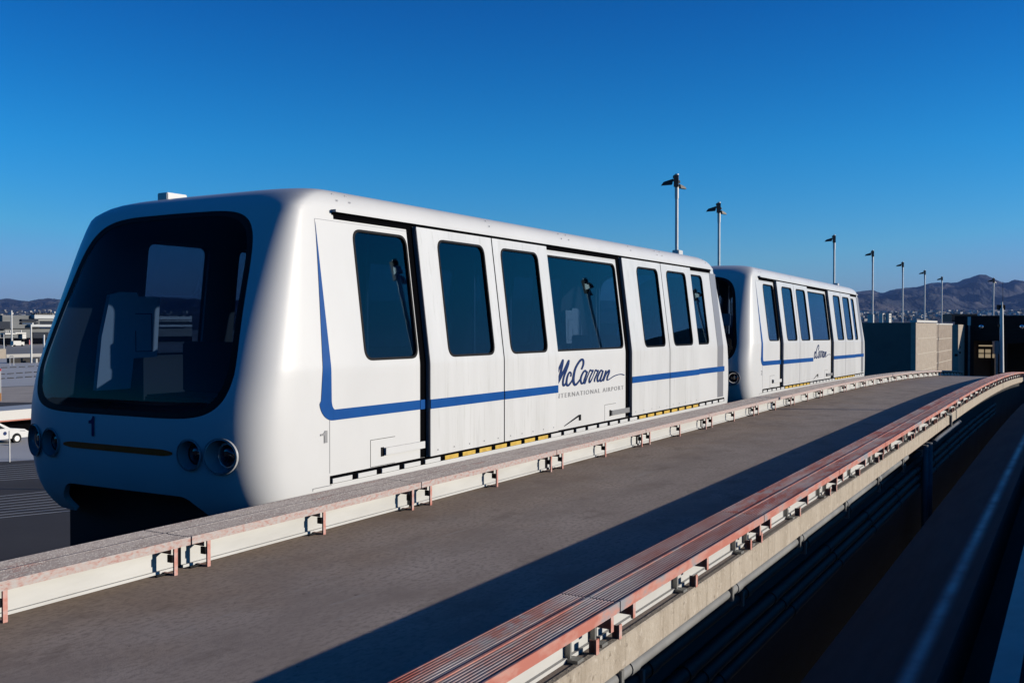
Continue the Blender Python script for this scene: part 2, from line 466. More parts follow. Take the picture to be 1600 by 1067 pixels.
m = MB(); rows = []
pxs = [-500 + 5 * i for i in range(621)]
rs = [2400, 3200, 4200, 5200, 6100] + [6700 + 110 * i for i in range(46)] + [12400, 13600]
for r in rs:
    row = []
    for px in pxs:
        th = math.atan((px - 800) / FPX)
        p = (HF * math.cos(th) + CR * math.sin(th)) * r
        rr = r * math.cos(th)
        row.append(Vector((p.x, p.y, hill_z(px, rr if r > 6500 else r))))
    rows.append(row)
m.grid(rows)
M['hill'] = mottle(mat('dry_mountain_rock', (.14, .11, .10), .95), [(.010, .018, .036), (.030, .035, .050), (.095, .085, .09)], (.001, .001, .003), 1.3, 9, .38, .60)
th_, bh_ = nodes(M['hill'])
_tc = th_.nodes.new('ShaderNodeTexCoord'); _n = th_.nodes.new('ShaderNodeTexNoise'); _n.inputs['Scale'].default_value = .0032; _n.inputs['Detail'].default_value = 9
_b = th_.nodes.new('ShaderNodeBump'); _b.inputs['Strength'].default_value = 1.0; _b.inputs['Distance'].default_value = 260
th_.links.new(_tc.outputs['Object'], _n.inputs['Vector']); th_.links.new(_n.outputs['Fac'], _b.inputs['Height']); th_.links.new(_b.outputs[0], bh_.inputs['Normal'])
tag(m.build('mountains', M['hill'], fix=False), kind='structure')

m = MB()
for i in range(900):
    px = random.uniform(1290, 1680) if i < 700 else random.uniform(-100, 300)
    r = 3300 + 2900 * random.random() ** .8
    th = math.atan((px - 800) / FPX)
    p = (HF * math.cos(th) + CR * math.sin(th)) * r
    z = hill_z(px, r)
    m.vbox(Vector((p.x, p.y, z - 4)), random.uniform(5, 22), random.uniform(8, 15), 12, random.uniform(-.5, .5))
M['town'] = mottle(mat('distant_town_walls', (.5, .47, .43), .9), [(.10, .10, .09), (.40, .37, .33), (.72, .70, .66)], (.01, .01, .01), 2.2, 2, .42, .6)
tag(m.build('distant_town', M['town']), 'pale specks of a distant town along the foot of the mountains', 'town', kind='stuff')

hz = MB().box(-16500, 21000, -16500, 21000, GZ - 5, 760)
ho = hz.build('haze', None)
hm = bpy.data.materials.new('desert_haze'); hm.use_nodes = True
t = hm.node_tree; t.nodes.clear()
pv = t.nodes.new('ShaderNodeVolumePrincipled'); oo = t.nodes.new('ShaderNodeOutputMaterial')
pv.inputs['Color'].default_value = (.24, .44, .98, 1); pv.inputs['Density'].default_value = 3.2e-5; pv.inputs['Anisotropy'].default_value = 0.0
t.links.new(pv.outputs[0], oo.inputs['Volume'])
ho.data.materials.append(hm)
tag(ho, kind='stuff')

# ------------------------------------------------------------------ the guideway
BZ = -1.29        # top of the rail covers
DZ = -1.50        # top of the walkway deck
YL0, YL1 = 4.705, 5.135      # left rail, near and far side
YR0, YR1 = 1.853, 2.17       # right rail, near and far side
JX = [1.80 + 2.44 * i for i in range(21)]
XALL = frange(-12, 96, 1.5)

d = MB(); d.sweep([(1.93, -1.69), (4.98, -1.69), (4.98, DZ), (1.93, DZ)], XALL)
tag(d.build('walkway', M['deck']), kind='structure')
eb = MB().sweep([(1.895, -1.65), (1.93, -1.65), (1.93, DZ + .004), (1.902, DZ + .004), (1.895, DZ - .004)], XALL)
tag(eb.build('edge_beam', M['edgebeam'], origin=(6, 1.9, -1.7)), 'pale board-marked concrete edge of the walkway below the right red rail', 'concrete edge')


def rib_profile(y0, y1, zt, nr, seam):
    """a ribbed top surface between y0 and y1, closed below"""
    pr = []; pitch = (y1 - y0) / nr; dpt = .011
    for i in range(nr):
        a = y0 + pitch * i
        pr += [(a + pitch * .22, zt - dpt), (a + pitch * .28, zt), (a + pitch * .64, zt), (a + pitch * .70, zt - dpt)]
    pr = [(y0, zt - dpt)] + pr + [(y1, zt - dpt)]
    return pr + [(y1, zt - .016), (y0, zt - .016)]


def guide_rail(near, far, side, ribmats, fmat, label, nr):
    """side: the face turned towards -Y carries the fascia"""
    mid = near + (far - near) * .52
    root = empty('guide_rail', (JX[0], (near + far) / 2, DZ), label, 'guide rail')
    for k in range(len(JX) - 1):
        a, b = JX[k] + .006, JX[k + 1] - .006
        Xs = frange(a, b, .62)
        for (ya, yb) in ((near + .008, mid - .010), (mid + .012, far)):
            MB().sweep(rib_profile(ya, yb, BZ, nr, 0), Xs).build('cover_panel', ribmats[k % len(ribmats)], root)
        fz = BZ + .004
        MB().sweep([(near, fz - .050), (near + .008, fz - .050), (near + .008, fz), (near, fz)], Xs).build('fascia', fmat, root)
        MB().sweep([(mid - .010, BZ - .016), (mid + .002, BZ - .016), (mid + .002, fz), (mid - .010, fz)], Xs).build('centre_lip', fmat if side == 'R' else M['ribs_grey'], root)
    wy = near + (.125 if side == 'L' else .135)
    for k in range(len(JX) - 1):
        Xs = frange(JX[k] + .03, JX[k + 1] - .03, .8)
        w = MB().sweep([(wy - .018, DZ + .003), (far - .02, DZ + .003), (far - .02, DZ + .020), (far - .03, DZ + .020), (far - .03, BZ - .018), (wy, BZ - .018), (wy, DZ + .020), (wy - .018, DZ + .020)], Xs)
        w.build('insulator_box', M['web'], root)
    for k in range(len(JX)):
        MB().sweep([(wy + .01, DZ + .002), (far - .04, DZ + .002), (far - .04, BZ - .02), (wy + .01, BZ - .02)], [JX[k] - .032, JX[k] + .032]).build('joint_gasket', M['rubber'], root)
    for k in range(len(JX) - 1):
        for dx in (.13, 1.22, 2.31):
            X = JX[k] + dx; z = zp(X)
            b = MB()
            if side == 'L':
                b.box(X, X + .026, near + .002, near + .014, DZ - .003 + z, BZ - .046 + z)              # flat leg under the fascia
                b.box(X + .004, X + .010, near + .040, wy, BZ - .085 + z, BZ - .055 + z)
                b.box(X + .002, X + .018, near + .014, wy - .02, DZ + .001 + z, DZ + .010 + z)
            else:
                yo = near + .004
                # hanging lip under the fascia, arched web, floor angle
                b.box(X + .035, X + .043, yo, wy - .005, BZ - .105 + z, BZ - .030 + z)
                b.box(X + .030, X + .060, yo - .002, yo + .010, BZ - .120 + z, BZ - .044 + z)
                b.box(X - .040, X - .008, yo + .040, yo + .050, DZ + z, DZ + .070 + z)
                b.box(X - .022, X - .014, yo + .050, wy - .045, DZ + .002 + z, DZ + .060 + z)
            bo = b.build('bracket', M['bracket'], root)
            if side == 'L':
                MB().box(X - .012, X - .001, near + .010, near + .05, DZ + .080 + z, DZ + .125 + z).build('clamp', M['rubber'], bo)
                MB().box(X - .085, X + .0, near + .055, near + .075, DZ + .001 + z, DZ + .010 + z).build('base_bar', M['rubber'], bo)
            else:
                cl = MB().box(X - .20, X - .14, wy - .075, wy - .02, DZ + .004 + z, DZ + .018 + z)
                cl.box(X - .185, X - .170, wy - .030, wy - .004, DZ + .018 + z, BZ - .08 + z)
                cl.build('clamp', M['clampbolt'], bo)
    return root


guide_rail(YL0, YL1, 'L', [M['ribs_grey']], M['fascia_left'], 'grey weathered ribbed rail cover with flaking red fascia beside the white people mover cars', 11)
guide_rail(YR0, YR1, 'R', [M['ribs_red'], M['ribs_mid'], M['ribs_red'], M['ribs_red']], M['fascia_right'], 'red ribbed rail cover with salmon brackets along the right edge of the walkway', 8)

# girder under the edge and its conduits
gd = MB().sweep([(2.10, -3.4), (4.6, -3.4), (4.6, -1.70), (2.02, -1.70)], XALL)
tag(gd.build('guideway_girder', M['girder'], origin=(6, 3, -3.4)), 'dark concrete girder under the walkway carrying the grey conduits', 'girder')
for i, (y, z, r, lab, xe) in enumerate([(1.930, -1.693, .036, 'sunlit pale grey conduit directly under the concrete edge of the walkway', 13.6),
                                       (1.965, -1.805, .040, 'second grey conduit from the top, at the edge of the shade', 15.6),
                                       (1.985, -2.030, .045, 'third conduit from the top, in full shade under the walkway', 30),
                                       (1.985, -2.150, .045, 'fourth conduit from the top, thin and in full shade', 30),
                                       (1.985, -2.270, .045, 'lowest conduit on the shaded girder side', 30)]):
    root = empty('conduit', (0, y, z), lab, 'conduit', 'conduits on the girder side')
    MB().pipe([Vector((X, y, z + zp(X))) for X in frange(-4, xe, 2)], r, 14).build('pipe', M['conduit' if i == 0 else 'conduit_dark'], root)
    k = 0
    for X in frange(1.0 + .37 * i, xe - .4, 1.9):
        MB().tube((X, y, z + zp(X)), (X + .10, y, z + zp(X)), r + .006, r + .006, 14).build('coupling', M['conduit' if i == 0 else 'conduit_dark'], root)
        if i < 2: MB().box(X - .16, X - .13, y - r - .012, y + r, z - r - .008 + zp(X), z + r + .01 + zp(X)).build('clip', M['clampbolt'], root)
dp = empty('drain_pipe', (15.3, 1.9, GZ), 'pale vertical drain pipes dropping from the walkway edge into the pit', 'pipe')
MB().tube((15.2, 1.90, GZ), (15.2, 1.90, -1.70), .045).build('pipe', M['steel'], dp)
MB().tube((15.55, 1.90, GZ), (15.55, 1.90, -1.70), .06).build('pipe', M['steel'], dp)
MB().pipe([(15.9, 1.86, -1.73), (16.4, 1.86, -1.72), (19.5, 1.86, -1.73)], .035).build('pipe', M['conduit'], dp)
cb = MB(); cb.tube((18.2, 1.87, -1.76), (18.2, 1.87, -1.50), .022); cb.tube((18.2, 1.87, -1.50), (18.0, 1.93, -1.47), .022)
tag(cb.build('cable_duct', M['conduit'], origin=(18.2, 1.87, -1.76)), 'short grey cable duct bent over the concrete edge near the drain pipes', 'duct')

# the right-hand track, below and in the shade
rt = MB()
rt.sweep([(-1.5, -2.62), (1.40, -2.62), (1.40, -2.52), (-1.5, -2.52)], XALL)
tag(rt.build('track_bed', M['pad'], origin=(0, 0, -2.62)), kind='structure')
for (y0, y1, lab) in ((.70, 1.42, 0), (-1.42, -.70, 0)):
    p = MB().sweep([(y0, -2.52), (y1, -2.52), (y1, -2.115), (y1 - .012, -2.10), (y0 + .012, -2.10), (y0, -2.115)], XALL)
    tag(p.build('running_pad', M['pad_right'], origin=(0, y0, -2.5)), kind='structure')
gb = empty('guide_beam', (0, .33, -2.52), 'pale steel guide beam of the shaded right-hand track at the picture edge', 'guide beam')
Xs = frange(-8, 60, 1.5)
MB().sweep([(.27, -1.98), (.41, -1.98), (.41, -1.95), (.27, -1.95)], Xs).build('top_flange', M['steel'], gb)
MB().sweep([(.335, -2.5), (.345, -2.5), (.345, -1.98), (.335, -1.98)], Xs).build('beam_web', M['under'], gb)
for X in frange(1, 40, 3): MB().box(X, X + .04, .27, .41, -2.51 + zp(X), -2.45 + zp(X)).build('foot_plate', M['under'], gb)
pw = MB().sweep([(-2.40, -3.2), (-2.18, -3.2), (-2.18, -.73), (-2.20, -.71), (-2.38, -.71), (-2.40, -.73)], frange(-30, 60, 1.5))
tag(pw.build('parapet_wall', M['parapet'], origin=(10, -2.3, -3.2)), 'long concrete parapet on the far right side of the shaded track', 'wall')
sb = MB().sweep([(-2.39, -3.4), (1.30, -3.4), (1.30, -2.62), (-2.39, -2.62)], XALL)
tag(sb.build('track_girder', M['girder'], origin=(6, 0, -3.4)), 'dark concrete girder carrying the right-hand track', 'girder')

# unseen building added behind the camera to cut sky light on the nose
sky_blocker = empty('unseen_sky_blocker', (-14, 0, GZ), 'unseen dark block added behind the viewpoint to hide the low sky', 'building')
M['sky_blocker'] = mottle(mat('dark_blocker_skin', (.03, .032, .036), .5), [(.025, .026, .03), (.04, .042, .046)], nscale=.3)
sbx = MB()
sbx.box(-34, -10, 9.6, 70, GZ, 2.8); sbx.box(-34, -10.01, -60, -3.2, GZ, 2.79); sbx.box(-34, -10.02, -3.2, 9.6, 1.9, 2.78); sbx.box(-34, -10.03, -3.2, 9.6, GZ, -3.5)
sbx.build('wall', M['sky_blocker'], sky_blocker)
MB().box(-35, -9.2, -61, 71, 2.8, 3.3, .05).build('roof', M['portal'], sky_blocker)

# the left-hand track under the cars
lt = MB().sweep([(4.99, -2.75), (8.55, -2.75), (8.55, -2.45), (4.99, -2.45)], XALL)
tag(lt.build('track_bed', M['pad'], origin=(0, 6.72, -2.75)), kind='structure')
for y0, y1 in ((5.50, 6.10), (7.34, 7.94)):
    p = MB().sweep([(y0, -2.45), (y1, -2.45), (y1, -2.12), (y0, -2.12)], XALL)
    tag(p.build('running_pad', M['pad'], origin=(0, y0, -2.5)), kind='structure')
gb = empty('guide_beam', (0, 6.72, -2.45), 'dark steel guide beam between the running pads under the white cars', 'guide beam')
MB().sweep([(6.62, -2.02), (6.82, -2.02), (6.82, -1.99), (6.62, -1.99)], Xs).build('top_flange', M['steel'], gb)
MB().sweep([(6.71, -2.45), (6.73, -2.45), (6.73, -2.02), (6.71, -2.02)], Xs).build('beam_web', M['under'], gb)
for i, X in enumerate((-6, 10, 26, 44)):
    root = empty('pier', (X, 4.0, GZ), ['concrete pier under the guideway behind the camera side', 'concrete pier under the guideway below the front car',
                                        'concrete pier under the guideway below the rear car', 'farthest concrete pier under the guideway, before the portal'][i], 'pier', 'piers under the guideway')
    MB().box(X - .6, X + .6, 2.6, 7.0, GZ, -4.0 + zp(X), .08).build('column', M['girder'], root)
    MB().hexa([Vector(q) for q in ((X - .7, 2.3, -4.0 + zp(X)), (X + .7, 2.3, -4.0 + zp(X)), (X + .7, 7.6, -4.0 + zp(X)), (X - .7, 7.6, -4.0 + zp(X)))],
              [Vector(q) for q in ((X - .7, 1.9 + .2, -3.4 + zp(X)), (X + .7, 2.1, -3.4 + zp(X)), (X + .7, 8.4, -3.4 + zp(X)), (X - .7, 8.4, -3.4 + zp(X)))]).build('pier_cap', M['girder'], root)

# ------------------------------------------------------------------ the people mover cars
XC, YC, ZR = 11.26, 6.75, -2.12
HL = 6.14                                   # half length
W0 = 1.45
PE = 5.0


def lerp_tab(tab, z):
    if z <= tab[0][0]: return tab[0][1]
    for (a, va), (b, vb) in zip(tab, tab[1:]):
        if z <= b:
            t = (z - a) / (b - a); return va + (vb - va) * t
    return tab[-1][1]


def cat_tab(tab, z):
    """smooth (Catmull-Rom) table lookup"""
    n_ = len(tab)
    if z <= tab[0][0]: return tab[0][1]
    if z >= tab[-1][0]: return tab[-1][1]
    for i in range(n_ - 1):
        if z <= tab[i + 1][0]:
            x0, y0 = tab[i]; x1, y1 = tab[i + 1]
            m0 = (tab[i + 1][1] - tab[i - 1][1]) / (tab[i + 1][0] - tab[i - 1][0]) if i > 0 else (y1 - y0) / (x1 - x0)
            m1 = (tab[i + 2][1] - tab[i][1]) / (tab[i + 2][0] - tab[i][0]) if i < n_ - 2 else (y1 - y0) / (x1 - x0)
            h = x1 - x0; t = (z - x0) / h
            return (2 * t ** 3 - 3 * t * t + 1) * y0 + (t ** 3 - 2 * t * t + t) * h * m0 + (-2 * t ** 3 + 3 * t * t) * y1 + (t ** 3 - t * t) * h * m1


WT = [(-1.62, 1.39), (-1.56, 1.42), (-1.45, 1.443), (-1.3, 1.45), (-.36, 1.45), (-.33, 1.4485), (-.30, 1.445), (.98, 1.282)]
XFT = [(-1.62, .46), (-1.5, .35), (-1.35, .26), (-1.15, .20), (-.95, .18), (-.75, .18), (-.55, .21), (-.3, .28), (0, .385), (.4, .54), (.7, .665), (.9, .765), (.98, .82)]
ROOF = [  # half width, z, front setback, corner depth
    (1.277, 1.02, .86, .27), (1.266, 1.06, .92, .29), (1.243, 1.10, .98, .33), (1.205, 1.135, 1.06, .38), (1.15, 1.165, 1.16, .43), (1.04, 1.19, 1.28, .48), (.92, 1.21, 1.38, .60),
    (.76, 1.225, 1.62, .62), (.56, 1.236, 1.95, .55), (.34, 1.243, 2.3, .35), (.12, 1.246, 2.7, .12)]


def wz(z): return lerp_tab(WT, z)
def xf(z): return cat_tab(XFT, z)
def capd(z): return 1.09 - xf(z)


def front_x(y, z):
    """world X of the front skin at lateral offset y from the centre line"""
    u = min(1, abs(y) / wz(z))
    return XC - HL + xf(z) + capd(z) * (1 - (1 - u ** PE) ** (1 / PE))


def side_y(X, z):
    """lateral offset of the side skin (positive number) at world X"""
    s = (HL - abs(X - XC) - xf(z)) / capd(z)
    if s >= 1: return wz(z)
    s = 1 - max(0, s)
    return wz(z) * (1 - s ** PE) ** (1 / PE)


def ring(w, z, f, A):
    NC = 22
    q = []
    for i in range(NC + 1):
        t = (math.pi / 2) * i / NC
        t = min(t, math.pi / 2)
        y = w * math.sin(t) ** (2 / PE); x = -HL + f + A * (1 - max(0, math.cos(t)) ** (2 / PE))
        q.append((x, y))
    x1 = q[-1][0]
    ns = 40
    side = [(x1 + (-2 * x1) * i / ns, w) for i in range(1, ns)]
    half = q + side + [(-x, y) for x, y in q[::-1]]            # front centre round the +y side to rear centre
    full = half + [(x, -y) for x, y in half[::-1][1:-1]]
    return [Vector((XC + x, YC + y, z)) for x, y in full]


zs = [-1.62, -1.59, -1.56, -1.5, -1.45, -1.38, -1.3, -1.2, -1.1, -1.0, -.9, -.8, -.7, -.6, -.5, -.42, -.36, -.33, -.30] + [-.22 + .1 * i for i in range(12)] + [.94, .98]
body = MB()
R_ = [ring(wz(z), z, xf(z), capd(z)) for z in zs] + [ring(*[w, z, f, A]) for (w, z, f, A) in ROOF]
nn_ = len(R_[0])
vs_ = [p for r in R_ for p in r]
fs = [(k * nn_ + i, k * nn_ + (i + 1) % nn_, (k + 1) * nn_ + (i + 1) % nn_, (k + 1) * nn_ + i) for k in range(len(R_) - 1) for i in range(nn_)]
body.add(vs_, fs, True)
top = len(vs_) - nn_
h = nn_ // 2
capf = []
for i in range(h):
    a = top + i; b = top + i + 1; c = top + (nn_ - i - 1) % nn_; dd = top + (nn_ - i) % nn_
    capf.append([q for j, q in enumerate((a, b, c, dd)) if q not in (a, b, c, dd)[:j]])
body.f += capf; body.sm += [True] * len(capf)


def rounded(pts, rads, seg=6):
    out = []; n_ = len(pts)
    for i in range(n_):
        p = Vector(pts[i]); a = Vector(pts[i - 1]); b = Vector(pts[(i + 1) % n_]); r = rads[i]
        if r <= 0: out.append(p); continue
        u = (a - p).normalized(); v = (b - p).normalized()
        ang = u.angle(v); L = min(r / math.tan(ang / 2), .49 * (a - p).length, .49 * (b - p).length)
        s = p + u * L; e = p + v * L
        for k in range(seg + 1):
            t = k / seg
            out.append((1 - t) ** 2 * s + 2 * t * (1 - t) * p + t * t * e)
    return out


def densify(pts, step):
    out = []
    for i in range(len(pts)):
        a = pts[i]; b = pts[(i + 1) % len(pts)]
        k = max(1, int((b - a).length / step))
        out += [a + (b - a) * j / k for j in range(k)]
    return out


WIN = [(6.70, 7.49, .11, .11), (7.92, 8.79, .11, .11), (9.12, 9.97, .11, .11), (10.23, 12.25, .02, .10), (12.87, 13.68, .11, .11), (14.02, 14.87, .11, .11), (15.13, 15.80, .02, .11)]
ZB, ZT = -.295, .845


def win_outline(x0, x1, rl, rr, grow=0.0):
    rl = max(.01, rl + grow); rr = max(.01, rr + grow)
    g_ = grow
    return rounded([(x0 - g_, ZB - g_), (x1 + g_, ZB - g_), (x1 + g_, ZT + g_), (x0 - g_, ZT + g_)], [rl, rr, rr, rl])


def ws_outline():
    out = []
    for k in range(96):
        t = 2 * math.pi * k / 96
        c, d_ = math.cos(t), math.sin(t)
        z = .125 + .845 * math.copysign(abs(d_) ** (2 / 6.0), d_)
        hw = 1.185 - max(0, z + .35) * .135
        out.append(Vector((hw * math.copysign(abs(c) ** (2 / 6.5), c), z - (.03 * (abs(c) ** .8) if d_ > 0 else 0))))
    return out


WS = ws_outline()

cut = MB()


def prism(mb, pts, ax, lo, hi, sub=1):
    k = len(pts)
    def P(p, a): return Vector((p[0], a, p[1])) if ax == 'y' else Vector((a, YC + p[0], p[1]))
    v = [P(p, lo) for p in pts] + [P(p, hi) for p in pts]
    mb.add(v, [(i, (i + 1) % k, k + (i + 1) % k, k + i) for i in range(k)] + [list(range(k))[::-1], list(range(k, 2 * k))])


for (x0, x1, rl, rr) in WIN: prism(cut, win_outline(x0, x1, rl, rr), 'y', YC - 1.8, YC + 1.8)
prism(cut, WS, 'x', XC - HL - .5, XC - HL + 1.02)
prism(cut, WS, 'x', XC + HL - 1.02, XC + HL + .5)
ARCH = rounded([(-.90, -1.9), (.90, -1.9), (.90, -1.48), (.72, -1.33), (-.72, -1.33), (-.90, -1.48)], [0, 0, .15, .2, .2, .15])
prism(cut, ARCH, 'x', XC - HL - .5, XC - HL + 1.0)
prism(cut, ARCH, 'x', XC + HL - 1.0, XC + HL + .5)
HLY = [(1.125, .128), (.84, .112)]
HZ = -.985
for sy in (1, -1):
    for (yy, rr) in HLY:
        for e in (-1, 1):
            xs_ = front_x(yy, HZ); a = xs_ - .5; b = xs_ + .17
            if e == 1: a, b = 2 * XC - b, 2 * XC - a
            cut.lathe((a, YC + sy * yy, HZ), (1, 0, 0), [(0, rr), (b - a, rr)], 32)
            k = len(cut.v) - 64
            cut.f += [list(range(k, k + 32))[::-1], list(range(k + 32, k + 64))]; cut.sm += [False, False]

bo = bpy.data.objects.new('body', body.mesh('body')); COL.objects.link(bo)
bo.data.materials.append(M['shell']); bo.data.materials.append(M['interior'])
co = bpy.data.objects.new('cutter', cut.mesh('cutter')); COL.objects.link(co)
co.data.materials.append(M['shell'])
md = bo.modifiers.new('s', 'SOLIDIFY'); md.thickness = .045; md.offset = -1; md.material_offset = 1; md.material_offset_rim = 0
md = bo.modifiers.new('b', 'BOOLEAN'); md.object = co; md.operation = 'DIFFERENCE'; md.solver = 'EXACT'
bpy.context.view_layer.update()
dg = bpy.context.evaluated_depsgraph_get()
bme = bpy.data.meshes.new_from_object(bo.evaluated_get(dg))
bpy.data.objects.remove(bo); bpy.data.objects.remove(co)
bme.name = 'body'
ORG = Vector((XC, YC, ZR))
for v in bme.vertices: v.co -= ORG
bme.polygons.foreach_set('use_smooth', [True] * len(bme.polygons))
bme.set_sharp_from_angle(angle=rad(24))
print('body faces', len(bme.polygons), 'mats', [m_.name if m_ else None for m_ in bme.materials])

car = empty('people_mover_car', ORG, 'front white people mover car, large, number 1, with dark windscreen and headlights in view', 'people mover', 'white people mover cars')
b_ = bpy.data.objects.new('body', bme); COL.objects.link(b_); b_.parent = car


def car_build(mb, name, m_, parent=None, fix=True): return mb.build(name, m_, parent or car, origin=ORG, fix=fix)


def ymid(s, off): return YC + s * off       # s=-1: the side seen in the photograph


def lean_y(z, out=0.0): return wz(z) + out


def flat_fill(outline, s, out, thick=.006):
    """pane following the leaning side between ZB and ZT"""
    mb = MB(); k = len(outline)
    def P(p, o): return Vector((p[0], ymid(s, lean_y(p[1], o)), p[1]))
    v = [P(p, out) for p in outline] + [P(p, out - thick) for p in outline]
    mb.add(v, [list(range(k)), list(range(k, 2 * k))[::-1]] + [(i, (i + 1) % k, k + (i + 1) % k, k + i) for i in range(k)])
    return mb


def ring_band(o1, o2, s, out, thick=.008):
    mb = MB(); k = len(o1)
    def P(p, o): return Vector((p[0], ymid(s, lean_y(p[1], o)), p[1]))
    v = [P(p, out) for p in o1] + [P(p, out) for p in o2] + [P(p, out - thick) for p in o1] + [P(p, out - thick) for p in o2]
    fs_ = []
    for i in range(k):
        j = (i + 1) % k
        fs_ += [(i, j, k + j, k + i), (2 * k + i, 2 * k + j, 3 * k + j, 3 * k + i), (i, j, 2 * k + j, 2 * k + i), (k + i, k + j, 3 * k + j, 3 * k + i)]
    mb.add(v, fs_)
    return mb


def side_strip(x0, x1, z0, z1, s, out, back=.01, curved=False, dx=.05):
    """thin slab lying on the side skin"""
    mb = MB()
    zz = [z for z in [z0, -.36, -.33, -.30, z1] if z0 <= z <= z1]
    zz = sorted(set(zz))
    xx = frange(x0, x1, dx) if curved else [x0, x1]
    def P(x, z, o): return Vector((x, ymid(s, (side_y(x, z) if curved else wz(z)) + o), z))
    rows_o = [[P(x, z, out) for x in xx] for z in zz]; rows_i = [[P(x, z, out - back) for x in xx] for z in zz]
    mb.grid(rows_o, False); mb.grid(rows_i, False)
    for zi in (0, -1): mb.grid([rows_o[zi], rows_i[zi]], False)
    for xi in (0, -1): mb.grid([[r[xi] for r in rows_o], [r[xi] for r in rows_i]], False)
    return mb


DOOR = .052
LEAVES = [(7.60, 8.955, 1), (8.975, 10.21, 2), (12.40, 13.815, 4), (13.835, 15.12, 5)]
for s in (-1, 1):
    for wi, (x0, x1, rl, rr) in enumerate(WIN):
        leaf = [L_ for L_ in LEAVES if L_[2] == wi]
        ol = win_outline(x0, x1, rl, rr)
        if not leaf:
            w = car_build(flat_fill(win_outline(x0, x1, rl, rr, .004), s, -.014), 'window', M['side_glass'])
            car_build(ring_band(ol, win_outline(x0, x1, rl, rr, -.022), s, .004, .016), 'window_gasket', M['rubber'], w)
        else:
            lx0, lx1, _ = leaf[0]
            mb = MB()
            zt, zb = .935, -1.215
            ol2 = densify(ol, .12)
            oc = []
            cx, cz = (x0 + x1) / 2, (ZB + ZT) / 2
            zlo = -.312
            # outer ring of the panel round the window, point for point with the inner outline
            def clampo(p):
                dx_, dz_ = p[0] - cx, p[1] - cz
                best = 1e9
                if dx_ > 0: best = min(best, (lx1 - cx) / dx_)
                if dx_ < 0: best = min(best, (lx0 - cx) / dx_)
                if dz_ > 0: best = min(best, (zt - cz) / dz_)
                if dz_ < 0: best = min(best, (zlo - cz) / dz_)
                return Vector((cx + dx_ * best, cz + dz_ * best))
            oo2 = [clampo(p) for p in ol2]
            k = len(ol2)
            def P(p, o): return Vector((p[0], ymid(s, lean_y(p[1], o)), p[1]))
            v = [P(p, DOOR) for p in ol2] + [P(p, DOOR) for p in oo2] + [P(p, DOOR - .04) for p in ol2] + [P(p, DOOR - .04) for p in oo2]
            f_ = []
            for i in range(k):
                j = (i + 1) % k
                f_ += [(i, j, k + j, k + i), (i, j, 2 * k + j, 2 * k + i), (k + i, k + j, 3 * k + j, 3 * k + i)]
            mb.add(v, f_)
            # corner fillers where the radial projection cuts the panel corner
            for (qx, qz) in ((lx0, zt), (lx1, zt), (lx0, zlo), (lx1, zlo)):
                i = min(range(k), key=lambda i_: (oo2[i_] - Vector((qx, qz))).length)
                for j in ((i + 1) % k, (i - 1) % k):
                    tri = [oo2[i], oo2[j], Vector((qx, qz))]
                    area = abs((tri[1] - tri[0]).cross(tri[2] - tri[0])) if hasattr((tri[1] - tri[0]).cross(tri[2] - tri[0]), '__abs__') else 1
                    mb.add([P(q, DOOR) for q in tri], [(0, 1, 2)])
            # edge faces of the upper part
            for (xa, xb) in ((lx0, lx0), (lx1, lx1)):
                mb.add([P((xa, zlo), DOOR), P((xa, zt), DOOR), P((xa, zt), DOOR - .05), P((xa, zlo), DOOR - .05)], [(0, 1, 2, 3)])
            mb.add([P((lx0, zt), DOOR), P((lx1, zt), DOOR), P((lx1, zt), DOOR - .05), P((lx0, zt), DOOR - .05)], [(0, 1, 2, 3)])
            lo_ = side_strip(lx0, lx1, zb, zlo, s, DOOR, .05)
            mb.add(lo_.v, lo_.f)
            lf = car_build(mb, 'door_leaf', M['panel'])
            rv = MB()
            nx_ = 5
            for q_ in range(nx_):
                xr_ = lx0 + .12 + (lx1 - lx0 - .24) * q_ / (nx_ - 1)
                y_ = ymid(s, W0 + DOOR + .0015)
                rv.add([Vector((xr_ + .011 * math.cos(a_), y_, -1.165 + .008 * math.sin(a_))) for a_ in [k_ * math.pi / 3 for k_ in range(6)]], [tuple(range(6))])
            car_build(rv, 'rivet_row', M['edge'], lf, fix=False)
            # leading edge trim, dark rubber nosing
            ed = side_strip(lx0 - .004, lx0 - .0005, zb + .01, zt - .01, s, DOOR - .004, .052)
            car_build(ed, 'edge_trim', M['edge'] if wi in (1, 4) else M['rubber'], lf)
            car_build(flat_fill(win_outline(x0, x1, rl, rr, .004), s, DOOR - .016), 'window', M['side_glass'], lf)
            car_build(ring_band(ol, win_outline(x0, x1, rl, rr, -.022), s, DOOR + .004, .02), 'window_gasket', M['rubber'], lf)
    # black gap beside each pair of doors, seam lines, gutter
    multi([side_strip(a, b, -1.22, .955, s, .003) for (a, b) in ((7.505, 7.598), (12.29, 12.398))]
          + [side_strip(a, b, -1.215, .935, s, DOOR - .02) for (a, b) in ((8.956, 8.974), (13.816, 13.834))], 'door_gap', M['gap'], car, ORG)
    multi([side_strip(6.45, 16.28, .940, .962, s, .010)] + [side_strip(a, b, .905, .940, s, .004) for (a, b) in ((6.47, 7.60), (10.21, 12.40), (15.12, 16.26))],
          'door_track', M['gap'], car, ORG)
    car_build(side_strip(6.45, 16.28, .962, .984, s, .052, .06), 'drip_rail', M['shell'])
    car_build(side_strip(16.20, 16.50, -1.2, .90, s, .004), 'end_recess_shade', M['edge'])  # flat strip, its grey stands in for the shade of a recess
